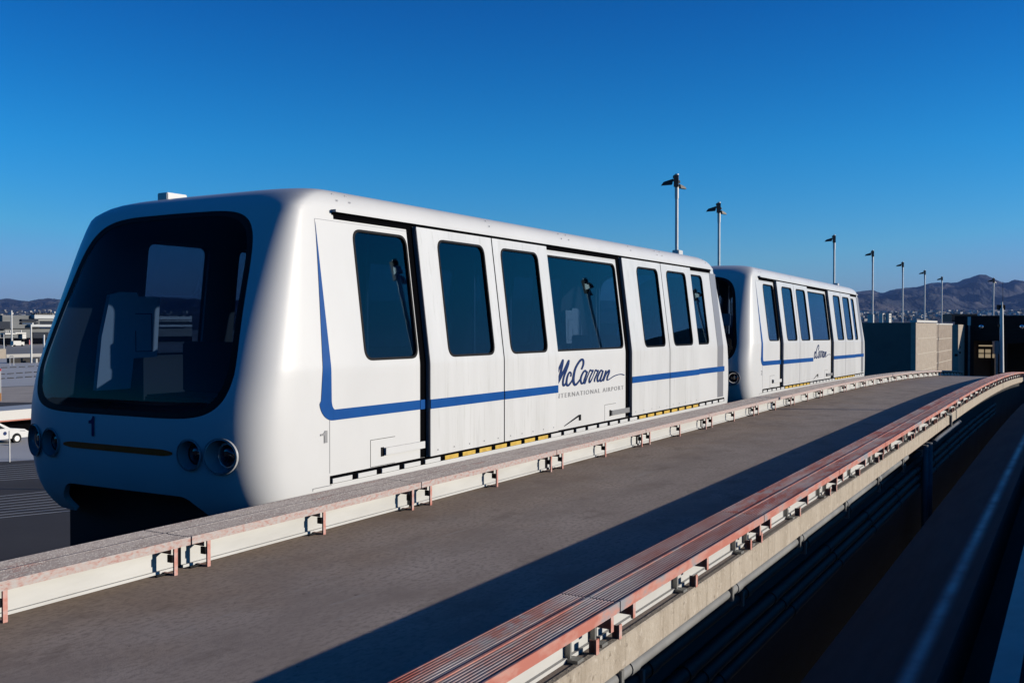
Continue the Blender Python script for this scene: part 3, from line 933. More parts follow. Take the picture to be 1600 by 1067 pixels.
    multi([side_strip(a, b, c, e, s, .0015, .004) for (a, b, c, e) in ((6.225, 6.231, -1.20, .885), (6.23, 16.56, .885, .889))]
          + [side_strip(6.02, 6.027, -1.60, -1.302, s, .0015, .004, True), side_strip(6.02, 6.25, -1.302, -1.296, s, .0015, .004, True)], 'panel_seam', M['edge'], car, ORG)
    rv = MB()
    for X in (6.55, 6.72, 9.05, 10.75, 10.95, 12.9, 13.9, 14.1, 16.1):
        for (w_, z_) in ((1.262, 1.07), (1.215, 1.128)):
            a_ = ymid(s, w_ + .004)
            rv.add([Vector((X + .014 * math.cos(t_), a_ + s * .0, z_ + .010 * math.sin(t_))) for t_ in [k_ * math.pi / 3 for k_ in range(6)]], [tuple(range(6))])
    car_build(rv, 'rivet_row', M['edge'], fix=False)
    # threshold under the doors: black slot, white and yellow cover plates
    q = side_strip(6.23, 16.56, -1.290, -1.222, s, .004)
    car_build(q, 'threshold_slot', M['gap'])
    X = 6.25
    while X < 16.4:
        yel = 7.62 < X < 10.0 or 12.42 < X < 14.95
        L_ = .235 if yel else .25
        car_build(side_strip(X, min(X + L_, 16.5), -1.285, -1.246, s, .014, .02), 'threshold_plate', M['yellow'] if yel else M['shell'])
        X += .315 if yel else .33
    # step handles: recessed outline, bar, black socket
    for (a, b, z, dark) in ((6.965, 7.54, -1.10, 0), (11.82, 12.36, -1.13, 1)):
        hd = MB(); q = side_strip(a - .02, b, z - .030, z + .034, s, .032, .02); hd.add(q.v, q.f)
        ho_ = car_build(hd, 'step_handle', M['alu'] if dark else M['shell'])
        car_build(side_strip(a - .055, a - .018, z - .04, z + .04, s, .006), 'socket', M['rubber'], ho_)
        for (c0, c1, e0, e1) in ((a - .20, a + .15, z + .115, z + .119), (a - .20, a + .15, z - .119, z - .115), (a - .205, a - .20, z - .119, z + .119)):
            car_build(side_strip(c0, c1, e0, e1, s, .0015, .004), 'outline', M['rubber'], ho_)
    lv = MB()
    lv.add([Vector((10.46, ymid(s, W0 + .006), -1.18)), Vector((10.85, ymid(s, W0 + .006), -1.08)), Vector((10.87, ymid(s, W0 + .006), -1.10)), Vector((10.46, ymid(s, W0 + .006), -1.188))], [(0, 1, 2, 3)])
    lt_ = car_build(side_strip(10.86, 10.90, -1.15, -1.08, s, .012), 'latch', M['rubber'])
    car_build(lv, 'lever', M['rubber'], lt_)
    # blue stripe
    for (a, b, o) in ((6.27, 7.50, .004), (7.60, 8.955, DOOR + .0035), (8.975, 10.205, DOOR + .0035), (12.40, 13.815, DOOR + .0035), (13.835, 15.12, DOOR + .0035), (15.125, 16.56, .0065), (7.505, 7.598, .0055)):
        car_build(side_strip(a, b, -.770, -.682, s, o, .003), 'blue_stripe', M['blue'])
    # tapering upright at each end, following the curve of the cap, with a rounded foot
    for mir in (0, 1):
        rows = []
        for i in range(41):
            t = i / 40; z = .86 + (-.60 - .86) * t
            xr = 6.232 + .02 * t; xl = xr - .002 - .128 * t ** 1.15
            rows.append([(xl, z), ((xl + xr) / 2, z), (xr, z)])
        foot = []
        for i in range(11):
            a = math.pi / 2 * i / 10
            foot.append([(6.102 + .17 * (1 - math.cos(a)), -.60 - .17 * math.sin(a)), (6.19 + .09 * (1 - math.cos(a)), -.60 - .12 * math.sin(a)), (6.252 + .045 * (1 - math.cos(a)), -.60 - .082 * math.sin(a))])
        allr = rows + foot[1:] 
        allr.append([(6.30, -.770), (6.30, -.726), (6.30, -.682)])
        R3 = []
        for r in allr:
            pr = []
            for (x, z) in r:
                yv = ymid(s, side_y(x, z) + .0035)
                pr.append(Vector((x if not mir else 2 * XC - x, yv, z)))
            R3.append(pr)
        car_build(MB().grid(R3, False), 'blue_stripe', M['blue'], fix=False)

# windscreens, headlights, marker strip at both ends
def flipx(v, e): return Vector((2 * XC - v.x, v.y, v.z)) if e else v


for e in (0, 1):
    c0 = Vector((0, .12)); mb = MB(); rows = []
    for k in range(0, 13):
        sc = 1.0 - (k / 12) ** 1.0
        rows.append([c0 + (Vector(p) - c0) * max(sc, .001) for p in WS + WS[:1]])
    def FP(p, o): return flipx(Vector((front_x(p[0], p[1]) + o, YC + p[0], p[1])), e)
    mb.grid([[FP(p, .014) for p in r] for r in rows])
    ws = car_build(mb, 'windscreen', M['front_glass'])
    bd = MB(); o1 = WS + WS[:1]; o2 = [c0 + (Vector(p) - c0) * .945 for p in o1]
    bd.grid([[FP(p, .003) for p in o1], [FP(c0 + (Vector(p) - c0) * .972, .006) for p in o1], [FP(p, .011) for p in o2]])
    car_build(bd, 'windscreen_border', M['rubber'], ws)
    for sy in (1, -1):
        for i, (yy, rr) in enumerate(HLY):
            xs_ = front_x(yy, HZ)
            sgn = 1 if not e else -1
            c = flipx(Vector((xs_, YC + sy * yy, HZ)), e)
            cup = MB().lathe(c, (sgn, 0, 0), [(-.012, rr + .012), (.0, rr + .012), (-.012, rr - .002), (.03, rr * .97), (.075, rr * .80), (.078, rr * .70)], 32)
            slant = (front_x(yy + rr, HZ) - front_x(yy - rr, HZ)) / (2 * rr)
            for v in cup.v:                                    # the rim follows the curved skin
                v.x += sgn * slant * ((v.y - c.y) * sy) * max(0, 1 - abs(v.x - c.x) / .08)
            hl = car_build(cup, 'headlight', M['cup'])
            lensm = MB().lathe(c, (sgn, 0, 0), [(.085, rr * .72), (.055, rr * .60), (.040, rr * .35), (.036, .001)], 32)
            car_build(lensm, 'lens', M['lens'], hl)
            car_build(MB().lathe(c, (sgn, 0, 0), [(.088, rr * .78), (.060, rr * .74), (.062, rr * .66)], 32), 'trim_ring', M['chrome'] if i == 0 else M['rubber'], hl)
    ms = MB(); r0 = []; r1 = []
    for i in range(41):
        y = -.66 + 1.32 * i / 40; hh = .026 * min(1, (1 - abs(y) / .66) * 5 + .15) ** .5
        r0.append(FP(Vector((y, -.985 - hh)), -.004)); r1.append(FP(Vector((y, -.985 + hh)), -.004))
    ms.grid([r0, r1]); car_build(ms, 'marker_strip', M['amber'])


def text_mesh(s_, size, m_, place, xs=1.0, shear=0.0, spacing=1.0):
    cu = bpy.data.curves.new('t', 'FONT'); cu.body = s_; cu.size = size; cu.space_character = spacing; cu.shear = shear; cu.resolution_u = 3; cu.offset = 0.0
    o = bpy.data.objects.new('t', cu); COL.objects.link(o); bpy.context.view_layer.update()
    me = bpy.data.meshes.new_from_object(o.evaluated_get(bpy.context.evaluated_depsgraph_get()))
    bpy.data.objects.remove(o)
    for v in me.vertices: v.co = place(v.co.x * xs, v.co.y) - ORG
    me.materials.append(m_)
    return me


def add_text(root, name, me):
    o = bpy.data.objects.new(name, me); COL.objects.link(o); o.parent = root; return o


DIG1 = ([(0.36, 0), (0.60, 0), (0.60, 1), (0.42, 1), (0.40, .90), (0.30, .80), (0.08, .76), (0.08, .62), (0.36, .62)], [(0, 1, 2, 8), (2, 3, 4, 8), (4, 5, 8), (5, 6, 7, 8)])


def digit_one(size, place, m_):
    mb = MB(); mb.add([place(x * size * .8, y * size) for x, y in DIG1[0]], DIG1[1])
    return car_build(mb, 'car_number', m_)


digit_one(.165, lambda x, y: Vector((front_x(.33 - x, -.90 + y) - .006, YC + .33 - x, -.90 + y)), M['navy'])
num_side = lambda s_: text_mesh(s_, .125, M['greytext'], lambda x, y: Vector((6.12 + x, YC - side_y(6.12 + x, -.945 + y) - .004, -.945 + y)), 1.5)
digit_one(.10, lambda x, y: Vector((6.10 + x * 2, YC - side_y(6.10 + x * 2, -.945 + y) - .005, -.945 + y)), M['greytext'])

LOGO = {
'M':[(0.032,-0.618,0.0064),(0.067,-0.566,0.0096),(0.136,-0.483,0.0104),(0.22,-0.397,0.0088),(0.217,-0.432,0.012),(0.187,-0.495,0.0136),(0.157,-0.557,0.0136),(0.108,-0.625,0.0104),(0.057,-0.699,0.0064)],
'M2':[(0.063,-0.696,0.0064),(0.146,-0.62,0.0128),(0.241,-0.535,0.0128),(0.312,-0.467,0.0112),(0.379,-0.405,0.0088),(0.362,-0.456,0.012),(0.305,-0.531,0.0112),(0.248,-0.6,0.0112),(0.224,-0.663,0.0112),(0.241,-0.701,0.0112),(0.284,-0.688,0.0096),(0.329,-0.648,0.0072)],
'c':[(0.43,-0.604,0.0088),(0.442,-0.569,0.0088),(0.406,-0.549,0.0096),(0.358,-0.579,0.0104),(0.327,-0.629,0.0112),(0.319,-0.68,0.012),(0.353,-0.708,0.0112),(0.42,-0.682,0.0096),(0.501,-0.627,0.0072)],
'C':[(0.727,-0.528,0.0104),(0.777,-0.47,0.012),(0.776,-0.42,0.0128),(0.727,-0.407,0.0136),(0.649,-0.439,0.0128),(0.559,-0.508,0.0128),(0.515,-0.585,0.0144),(0.501,-0.656,0.016),(0.542,-0.708,0.0128),(0.612,-0.691,0.0104),(0.687,-0.646,0.0064)],
'a':[(0.865,-0.567,0.0088),(0.827,-0.546,0.0104),(0.762,-0.576,0.0104),(0.709,-0.633,0.0112),(0.71,-0.68,0.0112),(0.748,-0.703,0.0104),(0.816,-0.665,0.008),(0.89,-0.557,0.0096),(0.85,-0.613,0.0112),(0.804,-0.671,0.0112),(0.819,-0.705,0.008),(0.886,-0.635,0.004),(0.975,-0.54,0.0064)],
'r':[(0.975,-0.537,0.0072),(1.011,-0.555,0.0088),(1.058,-0.554,0.0088),(0.995,-0.612,0.008),(0.948,-0.664,0.0088),(0.964,-0.7,0.0088),(1.051,-0.635,0.004),(1.138,-0.543,0.0064)],
'r2':[(1.138,-0.543,0.0072),(1.171,-0.562,0.0088),(1.211,-0.563,0.0088),(1.155,-0.619,0.008),(1.107,-0.665,0.0088),(1.102,-0.7,0.0072)],
'a2':[(1.342,-0.572,0.008),(1.296,-0.56,0.0088),(1.236,-0.602,0.0096),(1.187,-0.655,0.0104),(1.203,-0.697,0.0104),(1.269,-0.672,0.008),(1.359,-0.569,0.0088),(1.318,-0.626,0.0096),(1.277,-0.68,0.0104),(1.31,-0.702,0.0064),(1.376,-0.65,0.004),(1.451,-0.566,0.0064)],
'n':[(1.451,-0.566,0.0072),(1.434,-0.61,0.0096),(1.392,-0.664,0.0088),(1.373,-0.7,0.0064),(1.442,-0.625,0.0072),(1.544,-0.569,0.0088),(1.544,-0.601,0.0104),(1.493,-0.655,0.0096),(1.49,-0.695,0.0072),(1.578,-0.68,0.0048),(1.698,-0.653,0.0056),(1.839,-0.638,0.0056),(1.954,-0.639,0.0056),(2.039,-0.654,0.0048)]}


def logo_mesh(keys):
    mb = MB(); lay = 0
    for key in keys:
        pts = [(x / 1.9, z, w_) for x, z, w_ in LOGO[key]]
        dn = []
        for i in range(len(pts) - 1):                        # Catmull-Rom
            p0 = pts[max(0, i - 1)]; p1 = pts[i]; p2 = pts[i + 1]; p3 = pts[min(len(pts) - 1, i + 2)]
            for k in range(7):
                t = k / 7
                dn.append(tuple(.5 * (2 * p1[c] + (p2[c] - p0[c]) * t + (2 * p0[c] - 5 * p1[c] + 4 * p2[c] - p3[c]) * t * t + (3 * p1[c] - p0[c] - 3 * p2[c] + p3[c]) * t ** 3) for c in range(3)))
        dn.append(pts[-1])
        rows = []
        for i, (x, z, w_) in enumerate(dn):
            a = dn[max(0, i - 1)]; b = dn[min(len(dn) - 1, i + 1)]
            tx, tz = b[0] - a[0], b[1] - a[1]; l = math.hypot(tx, tz) or 1
            nx, nz = -tz / l, tx / l
            oy = .004 + lay * .0004 + i * .00002
            # broad-nib thickening of down strokes
            rows.append([Vector((10.2 + (x + nx * w_ * sg) * 1.9, YC - W0 - oy, z + nz * w_ * sg)) for sg in (-1.05, 1.05)])
        mb.grid(rows, False); lay += 1
    return mb


KEYS = ['M', 'M2', 'c', 'C', 'a', 'r', 'r2', 'a2', 'n']
car_build(logo_mesh(KEYS), 'script_lettering', M['navy'], fix=False)
ch = 'NTERNATIONAL AIRPORT'
me = text_mesh(ch, .080, M['greytext'], lambda x, y: Vector((10.245 + x, YC - W0 - .004, -.845 + y)), 1.28, spacing=1.32)
wd = max(v.co.x for v in me.vertices) - min(v.co.x for v in me.vertices)
k_ = 1.965 / wd; x0 = min(v.co.x for v in me.vertices)
for v in me.vertices: v.co.x = x0 + (v.co.x - x0) * k_
add_text(car, 'block_lettering', me)

# roof boxes, underframe, wheels, cabin
car_build(MB().box(6.42, 6.66, 7.42, 7.56, 1.17, 1.258, .008), 'roof_box', M['shell'])
car_build(MB().box(15.95, 16.15, 5.90, 6.02, 1.17, 1.30, .008), 'roof_box', M['shell'])
uf = MB(); uf.box(XC - 5.3, XC + 5.3, YC - 1.15, YC + 1.15, -1.62, -1.30); 
for sx in (-1, 1):
    uf.box(XC + sx * 3.9 - 1.0, XC + sx * 3.9 + 1.0, YC - .55, YC + .55, -1.88, -1.60)
    uf.box(XC + sx * 5.2 - .25, XC + sx * 5.2 + .25, YC - 1.28, YC + 1.28, -2.02, -1.24)
car_build(uf, 'underframe', M['under'])
for sx in (-1, 1):
    for sy in (-1, 1):
        for dx in (-.0,):
            c = (XC + sx * 3.9, YC + sy * .92 - .14, ZR + .50)
            car_build(MB().lathe(c, (0, 1, 0), [(0, .1), (0, .40), (.03, .48), (.06, .5), (.22, .5), (.25, .48), (.28, .40), (.28, .1)], 28), 'tyre', M['tyre'])
fl = MB().box(XC - 5.4, XC + 5.4, YC - 1.30, YC + 1.30, -1.16, -1.08)
car_build(fl, 'cabin_floor', M['interior'])
M['console_lit'] = mat('pale_cabin_wall_panel', (.85, .86, .86), .5)
PAN = [(6.20, .30), (6.32, .33), (6.50, .33), (6.52, .29), (6.78, .29), (6.74, -.30), (6.46, -.31), (6.42, -.60), (6.04, -.60), (6.10, -.1)]
for sx_ in (1, -1):
    yw = YC + 1.20
    pts = [((x if sx_ > 0 else 2 * XC - x), z) for x, z in PAN]
    mb = MB(); k = len(pts); v = [Vector((x, yw, z)) for x, z in pts] + [Vector((x, yw + .05, z)) for x, z in pts]
    mb.add(v, [(i, (i + 1) % k, k + (i + 1) % k, k + i) for i in range(k)] + [list(range(k))[::-1], list(range(k, 2 * k))])
    cb_ = car_build(mb, 'wall_panel', M['console_lit'])
    for (xa, xb, za, zb) in ((6.48, 6.68, .12, .127), (6.672, 6.68, -.24, .12), (6.48, 6.68, -.247, -.24), (6.48, 6.487, -.24, -.04)):
        xa, xb = (xa, xb) if sx_ > 0 else (2 * XC - xb, 2 * XC - xa)
        car_build(MB().box(xa, xb, yw - .004, yw - .0005, za, zb), 'panel_seam', M['rubber'], cb_)
    xd = XC - sx_ * 4.95
    car_build(MB().box(xd - .32, xd + .32, YC - 1.0, YC + 1.0, -.80, -.70, .03), 'dashboard', M['seat'])
    xq = XC - sx_ * 4.2
    car_build(MB().box(xq - .02, xq + .02, YC - .55, YC - .30, .02, .26, .01), 'notice_panel', M['console_lit'])
for (sx, yy) in ((1, -.55), (1, .55), (-1, -.55), (-1, .55)):
    x = XC + sx * 4.6
    st = MB(); st.box(x - .25, x + .25, YC + yy - .45, YC + yy + .45, -.75, -.65, .02); st.box(x - sx * .25 - .04, x - sx * .25 + .04, YC + yy - .45, YC + yy + .45, -.65, -.15, .02)
    st.box(x - .2, x + .2, YC + yy - .4, YC + yy + .4, -1.08, -.75)
    car_build(st, 'seat', M['seat'])
for i, x in enumerate((7.56, 9.0, 10.2, 12.3, 13.8, 15.0)):
    car_build(MB().tube((x, YC + (.35 if i % 2 else -.35), -1.08), (x, YC + (.35 if i % 2 else -.35), 1.1), .018, n=8), 'grab_pole', M['alu'])

# the rear car is a copy of the front one, with its own number and lettering
X2 = 23.96
car2 = copy_tree(car, skip=('script_lettering', 'block_lettering', 'car_number'))
tag(car2, 'rear white people mover car, number 2, coupled behind the larger front car', 'people mover', 'white people mover cars')
sl = -(X2 - 18) / 650.0
car2.location = (X2, YC, ZR + zp(X2) - .01)
car2.rotation_euler = (0, -math.atan(sl), 0)
l2 = logo_mesh(['C', 'a', 'r', 'r2', 'a2', 'n', 'c']).build('script_lettering', M['navy'], None, origin=ORG, fix=False)
l2.parent = car2; l2.location = (0, 0, 0)
add_text(car2, 'car_number', num_side('2'))

# ------------------------------------------------------------------ lamp posts
def lamp(base, H, label, heads=2, r=.085, rot=0.0, group='lamp posts on the car park roof'):
    base = Vector(base)
    root = empty('lamp_post', base, label, 'lamp post', group)
    t_ = base + UP * H
    MB().tube(base, base + UP * (H - 1.15), r, r * .92, 14).build('pole', M['pole'], root)
    MB().tube(base + UP * (H - 1.15), t_, r * 1.12, r * 1.12, 14).build('pole_top', M['pole'], root)
    dirs = [-CR, (CR * .9 + HF * .5).normalized()]
    MB().vbox(base + UP * (H - .62) - HF * (r + .10) - CR * .05, .22, .55, .10).build('junction_box', M['lamphead'], root)
    for i in range(heads):
        dr = Matrix.Rotation(rot, 3, 'Z') @ dirs[i]
        sd = dr.cross(UP)
        s = .66 if i == 0 else .45
        zz = UP * (H - .30 - (0 if i == 0 else .22))
        a = base + zz + dr * (r + .02)
        hb = MB()
        lo = [a + dr * .18 * s - sd * .20 * s - UP * .30 * s, a + dr * .95 * s - sd * .16 * s - UP * .36 * s, a + dr * .95 * s + sd * .16 * s - UP * .36 * s, a + dr * .18 * s + sd * .20 * s - UP * .30 * s]
        hi = [a + dr * .10 * s - sd * .16 * s + UP * .10 * s, a + dr * .78 * s - sd * .12 * s - UP * .12 * s, a + dr * .78 * s + sd * .12 * s - UP * .12 * s, a + dr * .10 * s + sd * .16 * s + UP * .10 * s]
        hb.hexa(lo, hi)
        ho_ = hb.build('lamp_head', M['lamphead'], root)
        ab = MB(); ab.tube(a - dr * .05, a + dr * .3 * s, .05, .04, 8); ab.box(a.x - .06, a.x + .06, a.y - .06, a.y + .06, a.z + .10, a.z + .22)
        ab.build('arm', M['lamphead'], ho_)
    return root


VA0 = rad(90) - YAW
LP = [(1057.5, 272, 46, 'tallest and nearest white lamp post, rising behind the rear end of the front car', 2, .085),
      (1123.5, 316, 56, 'second tallest white lamp post, rising between the two cars', 2, .08),
      (1303.5, 367, 77, 'white lamp post rising behind the roof of the rear car', 1, .085),
      (1363.7, 391, 93.5, 'white lamp post just right of the rear car, small white box at its foot', 1, .085),
      (1410.6, 409, 110, 'white lamp post standing above the dark wall, second one right of the rear car', 1, .085),
      (1445, 422, 127, 'white lamp post standing above the sunlit tan wall, third one right of the rear car', 1, .085),
      (1471.8, 432, 144, 'shortest looking white lamp post of the receding row, left of the mountain peak', 1, .085)]
for (px, py, d_, lab, hd, r_) in LP:
    p = at(px, py, d_)
    lamp((p.x, p.y, GZ), p.z - GZ, lab, hd, r_)
p = at(1552.5, 434, 125)
lp = lamp((p.x, p.y, GZ), p.z - GZ, 'white lamp post with two opposed heads above the dark portal building', 2, .085, 0.0, 'lamp posts on the car park roof')
p = at(1365, 502, 92.5)
tag(MB().vbox(p - UP * 3, .5, 3.65, .5, VA0).build('equipment_box', M['wall_cap'], origin=p - UP * 3), 'small white box at the foot of a lamp post above the dark wall', 'box')
for X, lab in ((22.9, 'lamp post beside the right-hand track, mirrored in the front car windows'), (35.5, 'second lamp post beside the right-hand track, ahead of the first'), (48.4, 'third lamp post beside the right-hand track, nearest the portal')):
    lamp((X, -5.5, GZ), 12.8, lab, 2, .06, rad(20), 'lamp posts beside the right-hand track')

# ------------------------------------------------------------------ walls, portal and mast at the far end
def wall_obj(name, mb, m_, lab, cat, org): return tag(mb.build(name, m_, origin=org), lab, cat)


Yw = 8.9
ws_ = empty('station_wall', (66, Yw, -5), 'tall dark shaded wall right behind the rear car with a sunlit tan return', 'wall')
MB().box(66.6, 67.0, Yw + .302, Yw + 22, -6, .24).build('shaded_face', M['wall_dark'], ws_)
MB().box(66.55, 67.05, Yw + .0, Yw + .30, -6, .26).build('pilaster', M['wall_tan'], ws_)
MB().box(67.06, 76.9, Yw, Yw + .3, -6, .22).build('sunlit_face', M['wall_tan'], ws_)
MB().box(66.6, 76.9, Yw - .06, Yw + .36, .26, .40).build('capping', M['wall_cap'], ws_)
w2 = empty('retaining_wall', (77, Yw - .3, -5), 'sunlit tan masonry wall with pale courses left of the square post', 'wall')
MB().box(76.92, 87.5, Yw + .05, Yw + .35, -6, .12).build('wall_face', M['wall_brown'], w2)
MB().box(76.92, 87.5, Yw - .0, Yw + .40, .12, .22).build('capping', M['wall_cap'], w2)
for z in (-.95, -1.9, -2.7): MB().box(77.05, 87.2, Yw + .038, Yw + .05, z, z + .05).build('pale_course', M['wall_pale'], w2)
for z in (-.8, -1.8, -2.9): MB().box(67.2, 76.7, Yw - .012, Yw, z, z + .05).build('pale_course', M['wall_pale'], ws_)
p3 = empty('gate_post', (90, 8.6, -5), 'square tan post with small black fittings beside the dark portal', 'post')
MB().box(90.2, 95.4, 8.75, 9.8, -6, .15, .02).build('post_body', M['wall_tan'], p3)
MB().box(90.15, 90.2, 8.78, 9.0, -2.5, -2.3).build('fitting', M['rubber'], p3)
MB().box(91.4, 91.6, 8.70, 8.75, -1.85, -1.65).build('fitting', M['rubber'], p3)
MB().box(91.0, 91.2, 8.70, 8.75, -2.3, -2.15).build('fitting', M['rubber'], p3)
MB().box(91.7, 91.9, 8.70, 8.75, -2.3, -2.15).build('fitting', M['rubber'], p3)

pt = empty('portal_building', (96, 3, -6), 'dark portal building with round lamps over its two track openings', 'building')
pb = MB()
zt_ = .95
pb.box(96, 97.2, 8.05, 9.6, -6, zt_ - .003)             # left jamb
pb.box(96.01, 97.19, 5.95, 8.05, -1.25, zt_)
pb.box(96, 97.2, 5.45, 5.95, -6, zt_ - .003)             # jamb between the openings
pb.box(96.01, 97.19, -6, 5.45, -1.45, zt_)
pb.box(97.2, 120, -6, 8.6, zt_ - .4, zt_ - .01)
pb.box(97.2, 120, 8.3, 8.58, -6, zt_ - .4)
pb.box(97.2, 120, -6, -5.7, -6, zt_ - .4)
pb.build('wall', M['portal'], pt)
MB().box(119, 120, -5.7, 8.3, -6, zt_ - .4).build('back_wall', M['interior'], pt)
M['lit'] = mat('warm_inner_wall', (.5, .4, .25), .8)
bb = M['lit'].node_tree.nodes['Principled BSDF']; bb.inputs['Emission Color'].default_value = (1, .78, .5, 1); bb.inputs['Emission Strength'].default_value = .28
for y0, y1 in ((7.62, 8.05), (7.05, 7.5), (6.5, 6.9)):
    for z0, z1 in ((-2.45, -2.12), (-2.9, -2.55)): MB().box(101, 101.1, y0, y1, z0, z1).build('lit_window', M['lit'], pt)
MB().box(101, 101.1, 6.5, 8.05, -1.85, -1.72).build('lit_window', M['lit'], pt)
for y in (7.46, 4.25):
    l_ = MB().lathe((95.9, y, -.02), (1, 0, 0), [(.0, .02), (.0, .15), (.03, .19), (.10, .2)], 18).build('wall_lamp', M['chrome'], pt)
    MB().lathe((95.86, y, -.02), (1, 0, 0), [(.0, .001), (.0, .09), (.04, .10)], 14).build('lens', M['cup'], l_)
MB().box(95.85, 96.0, 8.35, 8.5, -5, .1).build('down_pipe', M['steel'], pt)
MB().box(95.9, 96.05, 8.3, 8.55, .1, .85).build('corner_light', M['wall_cap'], pt)
for z in (-.55, -.25, -.9): MB().box(95.96, 96.01, .5, 5.0, z, z + .04).build('louvre', M['girder'], pt)
# stair block on the right side, outside the picture, whose shade falls over the far deck
tag(MB().box(51.5, 66, -14, -7.4, GZ, 3.2, .05).build('stair_block', M['wall_tan'], origin=(50, -8, GZ)), 'tan stair block on the right side of the track before the portal', 'building')

mz = empty('signal_mast', (75, 3.5, -6), 'slim white signal mast with dark box and whip antenna in front of the portal', 'mast')
def mp(px, py, d_=72): return at(px, py, d_)
MB().tube(mp(1565, 582), mp(1565, 482), .17, .12).build('mast', M['pole'], mz)
MB().tube(mp(1565.5, 482), mp(1565.5, 472), .06, .06, 8).build('mast_tip', M['pole'], mz)
MB().tube(mp(1567, 478), mp(1567, 440), .018, .012, 6).build('antenna', M['rubber'], mz)
q = mp(1565.5, 484)
MB().vbox(q, .48, .36, .3).build('aerial_box', M['rubber'], mz)
q = mp(1557.5, 586)
cbx = MB(); cbx.vbox(q, .16, 2.5, .2); q2 = mp(1557.5, 553); cbx.vbox(q2, .36, .92, .3)
cbx.build('control_cabinet', M['steel'], mz)
q = mp(1564.5, 511)
MB().vbox(q, .3, .22, .25).build('signal_head', M['rubber'], mz)
for px, py in ((1540, 492), (1592, 493)):
    pass
rm = MB(); q = at(1507, 503, 92); rm.vbox(q, 2.4, .75, 2)
tag(rm.build('roof_unit', M['lamphead'], origin=q), 'low dark roof unit behind the top of the square tan post', 'roof unit')

for i, (px, lab) in enumerate(((1381, 'left one of two white distant blocks above the dark wall'), (1391, 'right one of two white distant blocks above the dark wall'))):
    c = at(px, 490, 620); c0_ = Vector((c.x, c.y, GZ)); hgt = c.z - GZ
    root = empty('distant_block', c0_, lab, 'building', 'pair of white distant blocks')
    MB().vbox(c0_, 2.9, hgt, 2.5, VA0 * .7).build('wall', M['wall_cap'], root)
    for k in range(2):
        for j in range(2):
            MB().vbox(c0_ + (Matrix.Rotation(VA0 * .7, 3, 'Z') @ CR) * (-.6 + 1.1 * k) - (Matrix.Rotation(VA0 * .7, 3, 'Z') @ HF) * .09 + UP * (hgt - 1.6 - 1.7 * j), .5, .8, .1, VA0 * .7).build('window', M['lamphead'], root)

# ------------------------------------------------------------------ left background: terminal, apron, roads, parked car
def gp_(px, py, lift=0.0):
    """ground point seen at px, py"""
    r = CF + CR * ((px - 800) / FPX) + CU * ((533.5 - py) / FPX)
    k = (GZ + lift) / r.z
    return r * k


def patch(name, m_, poly, lift, lab=None):
    mb = MB(); mb.add([gp_(px, py, lift) for px, py in poly], [list(range(len(poly)))])
    o = mb.build(name, m_, origin=gp_(*poly[0], lift)); tag(o, kind='structure'); return o


patch('road', M['asphalt'], [(-200, 612), (-200, 560), (260, 558), (260, 596), (60, 602)], .02)
patch('sand_verge', M['sand'], [(-200, 612.5), (60, 603), (260, 597), (260, 628), (-200, 629)], .03)
patch('car_park', M['dark_asphalt_and_shade'], [(-200, 629.5), (260, 628.5), (260, 652), (-200, 656)], .02)
patch('apron', M['asphalt'], [(-250, 656.5), (300, 652.5), (300, 705), (-250, 735)], .03)
patch('yard_shade', M['dark_asphalt_and_shade'], [(-300, 736), (320, 704), (900, 800), (300, 1500), (-300, 1500)], .02)  # train shadow on the ground, painted as a dark patch
kb = 0
for row_, (ya, yb, x0) in enumerate(((577, 571, -40), (587, 579, -30), (594, 586, -30))):
    for k in range(9):
        a = x0 + k * 14; t0 = (a - x0) / 130; t1 = (a + 9 - x0) / 130
        p0 = gp_(a, ya + (yb - ya) * t0, .02); p1 = gp_(a + 9, ya + (yb - ya) * t1, .02)
        mb = MB(); r = (p1 - p0).normalized(); n_ = r.cross(UP)
        lo = [p0 - n_ * .10, p1 - n_ * .10, p1 + n_ * .10, p0 + n_ * .10]; mb.hexa(lo, [q + UP * .13 for q in lo])
        kb += 1
        tag(mb.build('kerb_block', M['black_kerb'], origin=p0), ['black kerb block in the farthest of three dashed rows on the pale road', 'black kerb block in the middle of three dashed rows on the pale road', 'black kerb block in the nearest of three dashed rows on the pale road'][row_], 'kerb block', ['farthest dashed row of kerb blocks', 'middle dashed row of kerb blocks', 'nearest dashed row of kerb blocks'][row_])
hs_ = MB()
for k in range(8):
    ya = 726 + k * 3.2
    a0 = gp_(-60, ya + 6, .03); a1 = gp_(160, ya - 9, .03); w_ = .06
    n_ = (a1 - a0).normalized().cross(UP)
    hs_.add([a0 - n_ * w_, a1 - n_ * w_, a1 + n_ * w_, a0 + n_ * w_], [(0, 1, 2, 3)])
for k in range(9):
    ya = 772 + k * 4.2
    a0 = gp_(-60, ya + 9, .03); a1 = gp_(120, ya - 9, .03); w_ = .06
    n_ = (a1 - a0).normalized().cross(UP)
    hs_.add([a0 - n_ * w_, a1 - n_ * w_, a1 + n_ * w_, a0 + n_ * w_], [(0, 1, 2, 3)])
tag(hs_.build('road_markings', M['roadpaint'], origin=gp_(0, 730)), kind='structure')

# terminal concourse
c = gp_(30, 538)
D = c.y
AX, AY = Vector((1, 0, 0)), Vector((0, 1, 0))
VA = rad(90) - YAW


def atY(px, py, Y):
    r = CF + CR * ((px - 800) / FPX) + CU * ((533.5 - py) / FPX)
    return r * (Y / r.y)

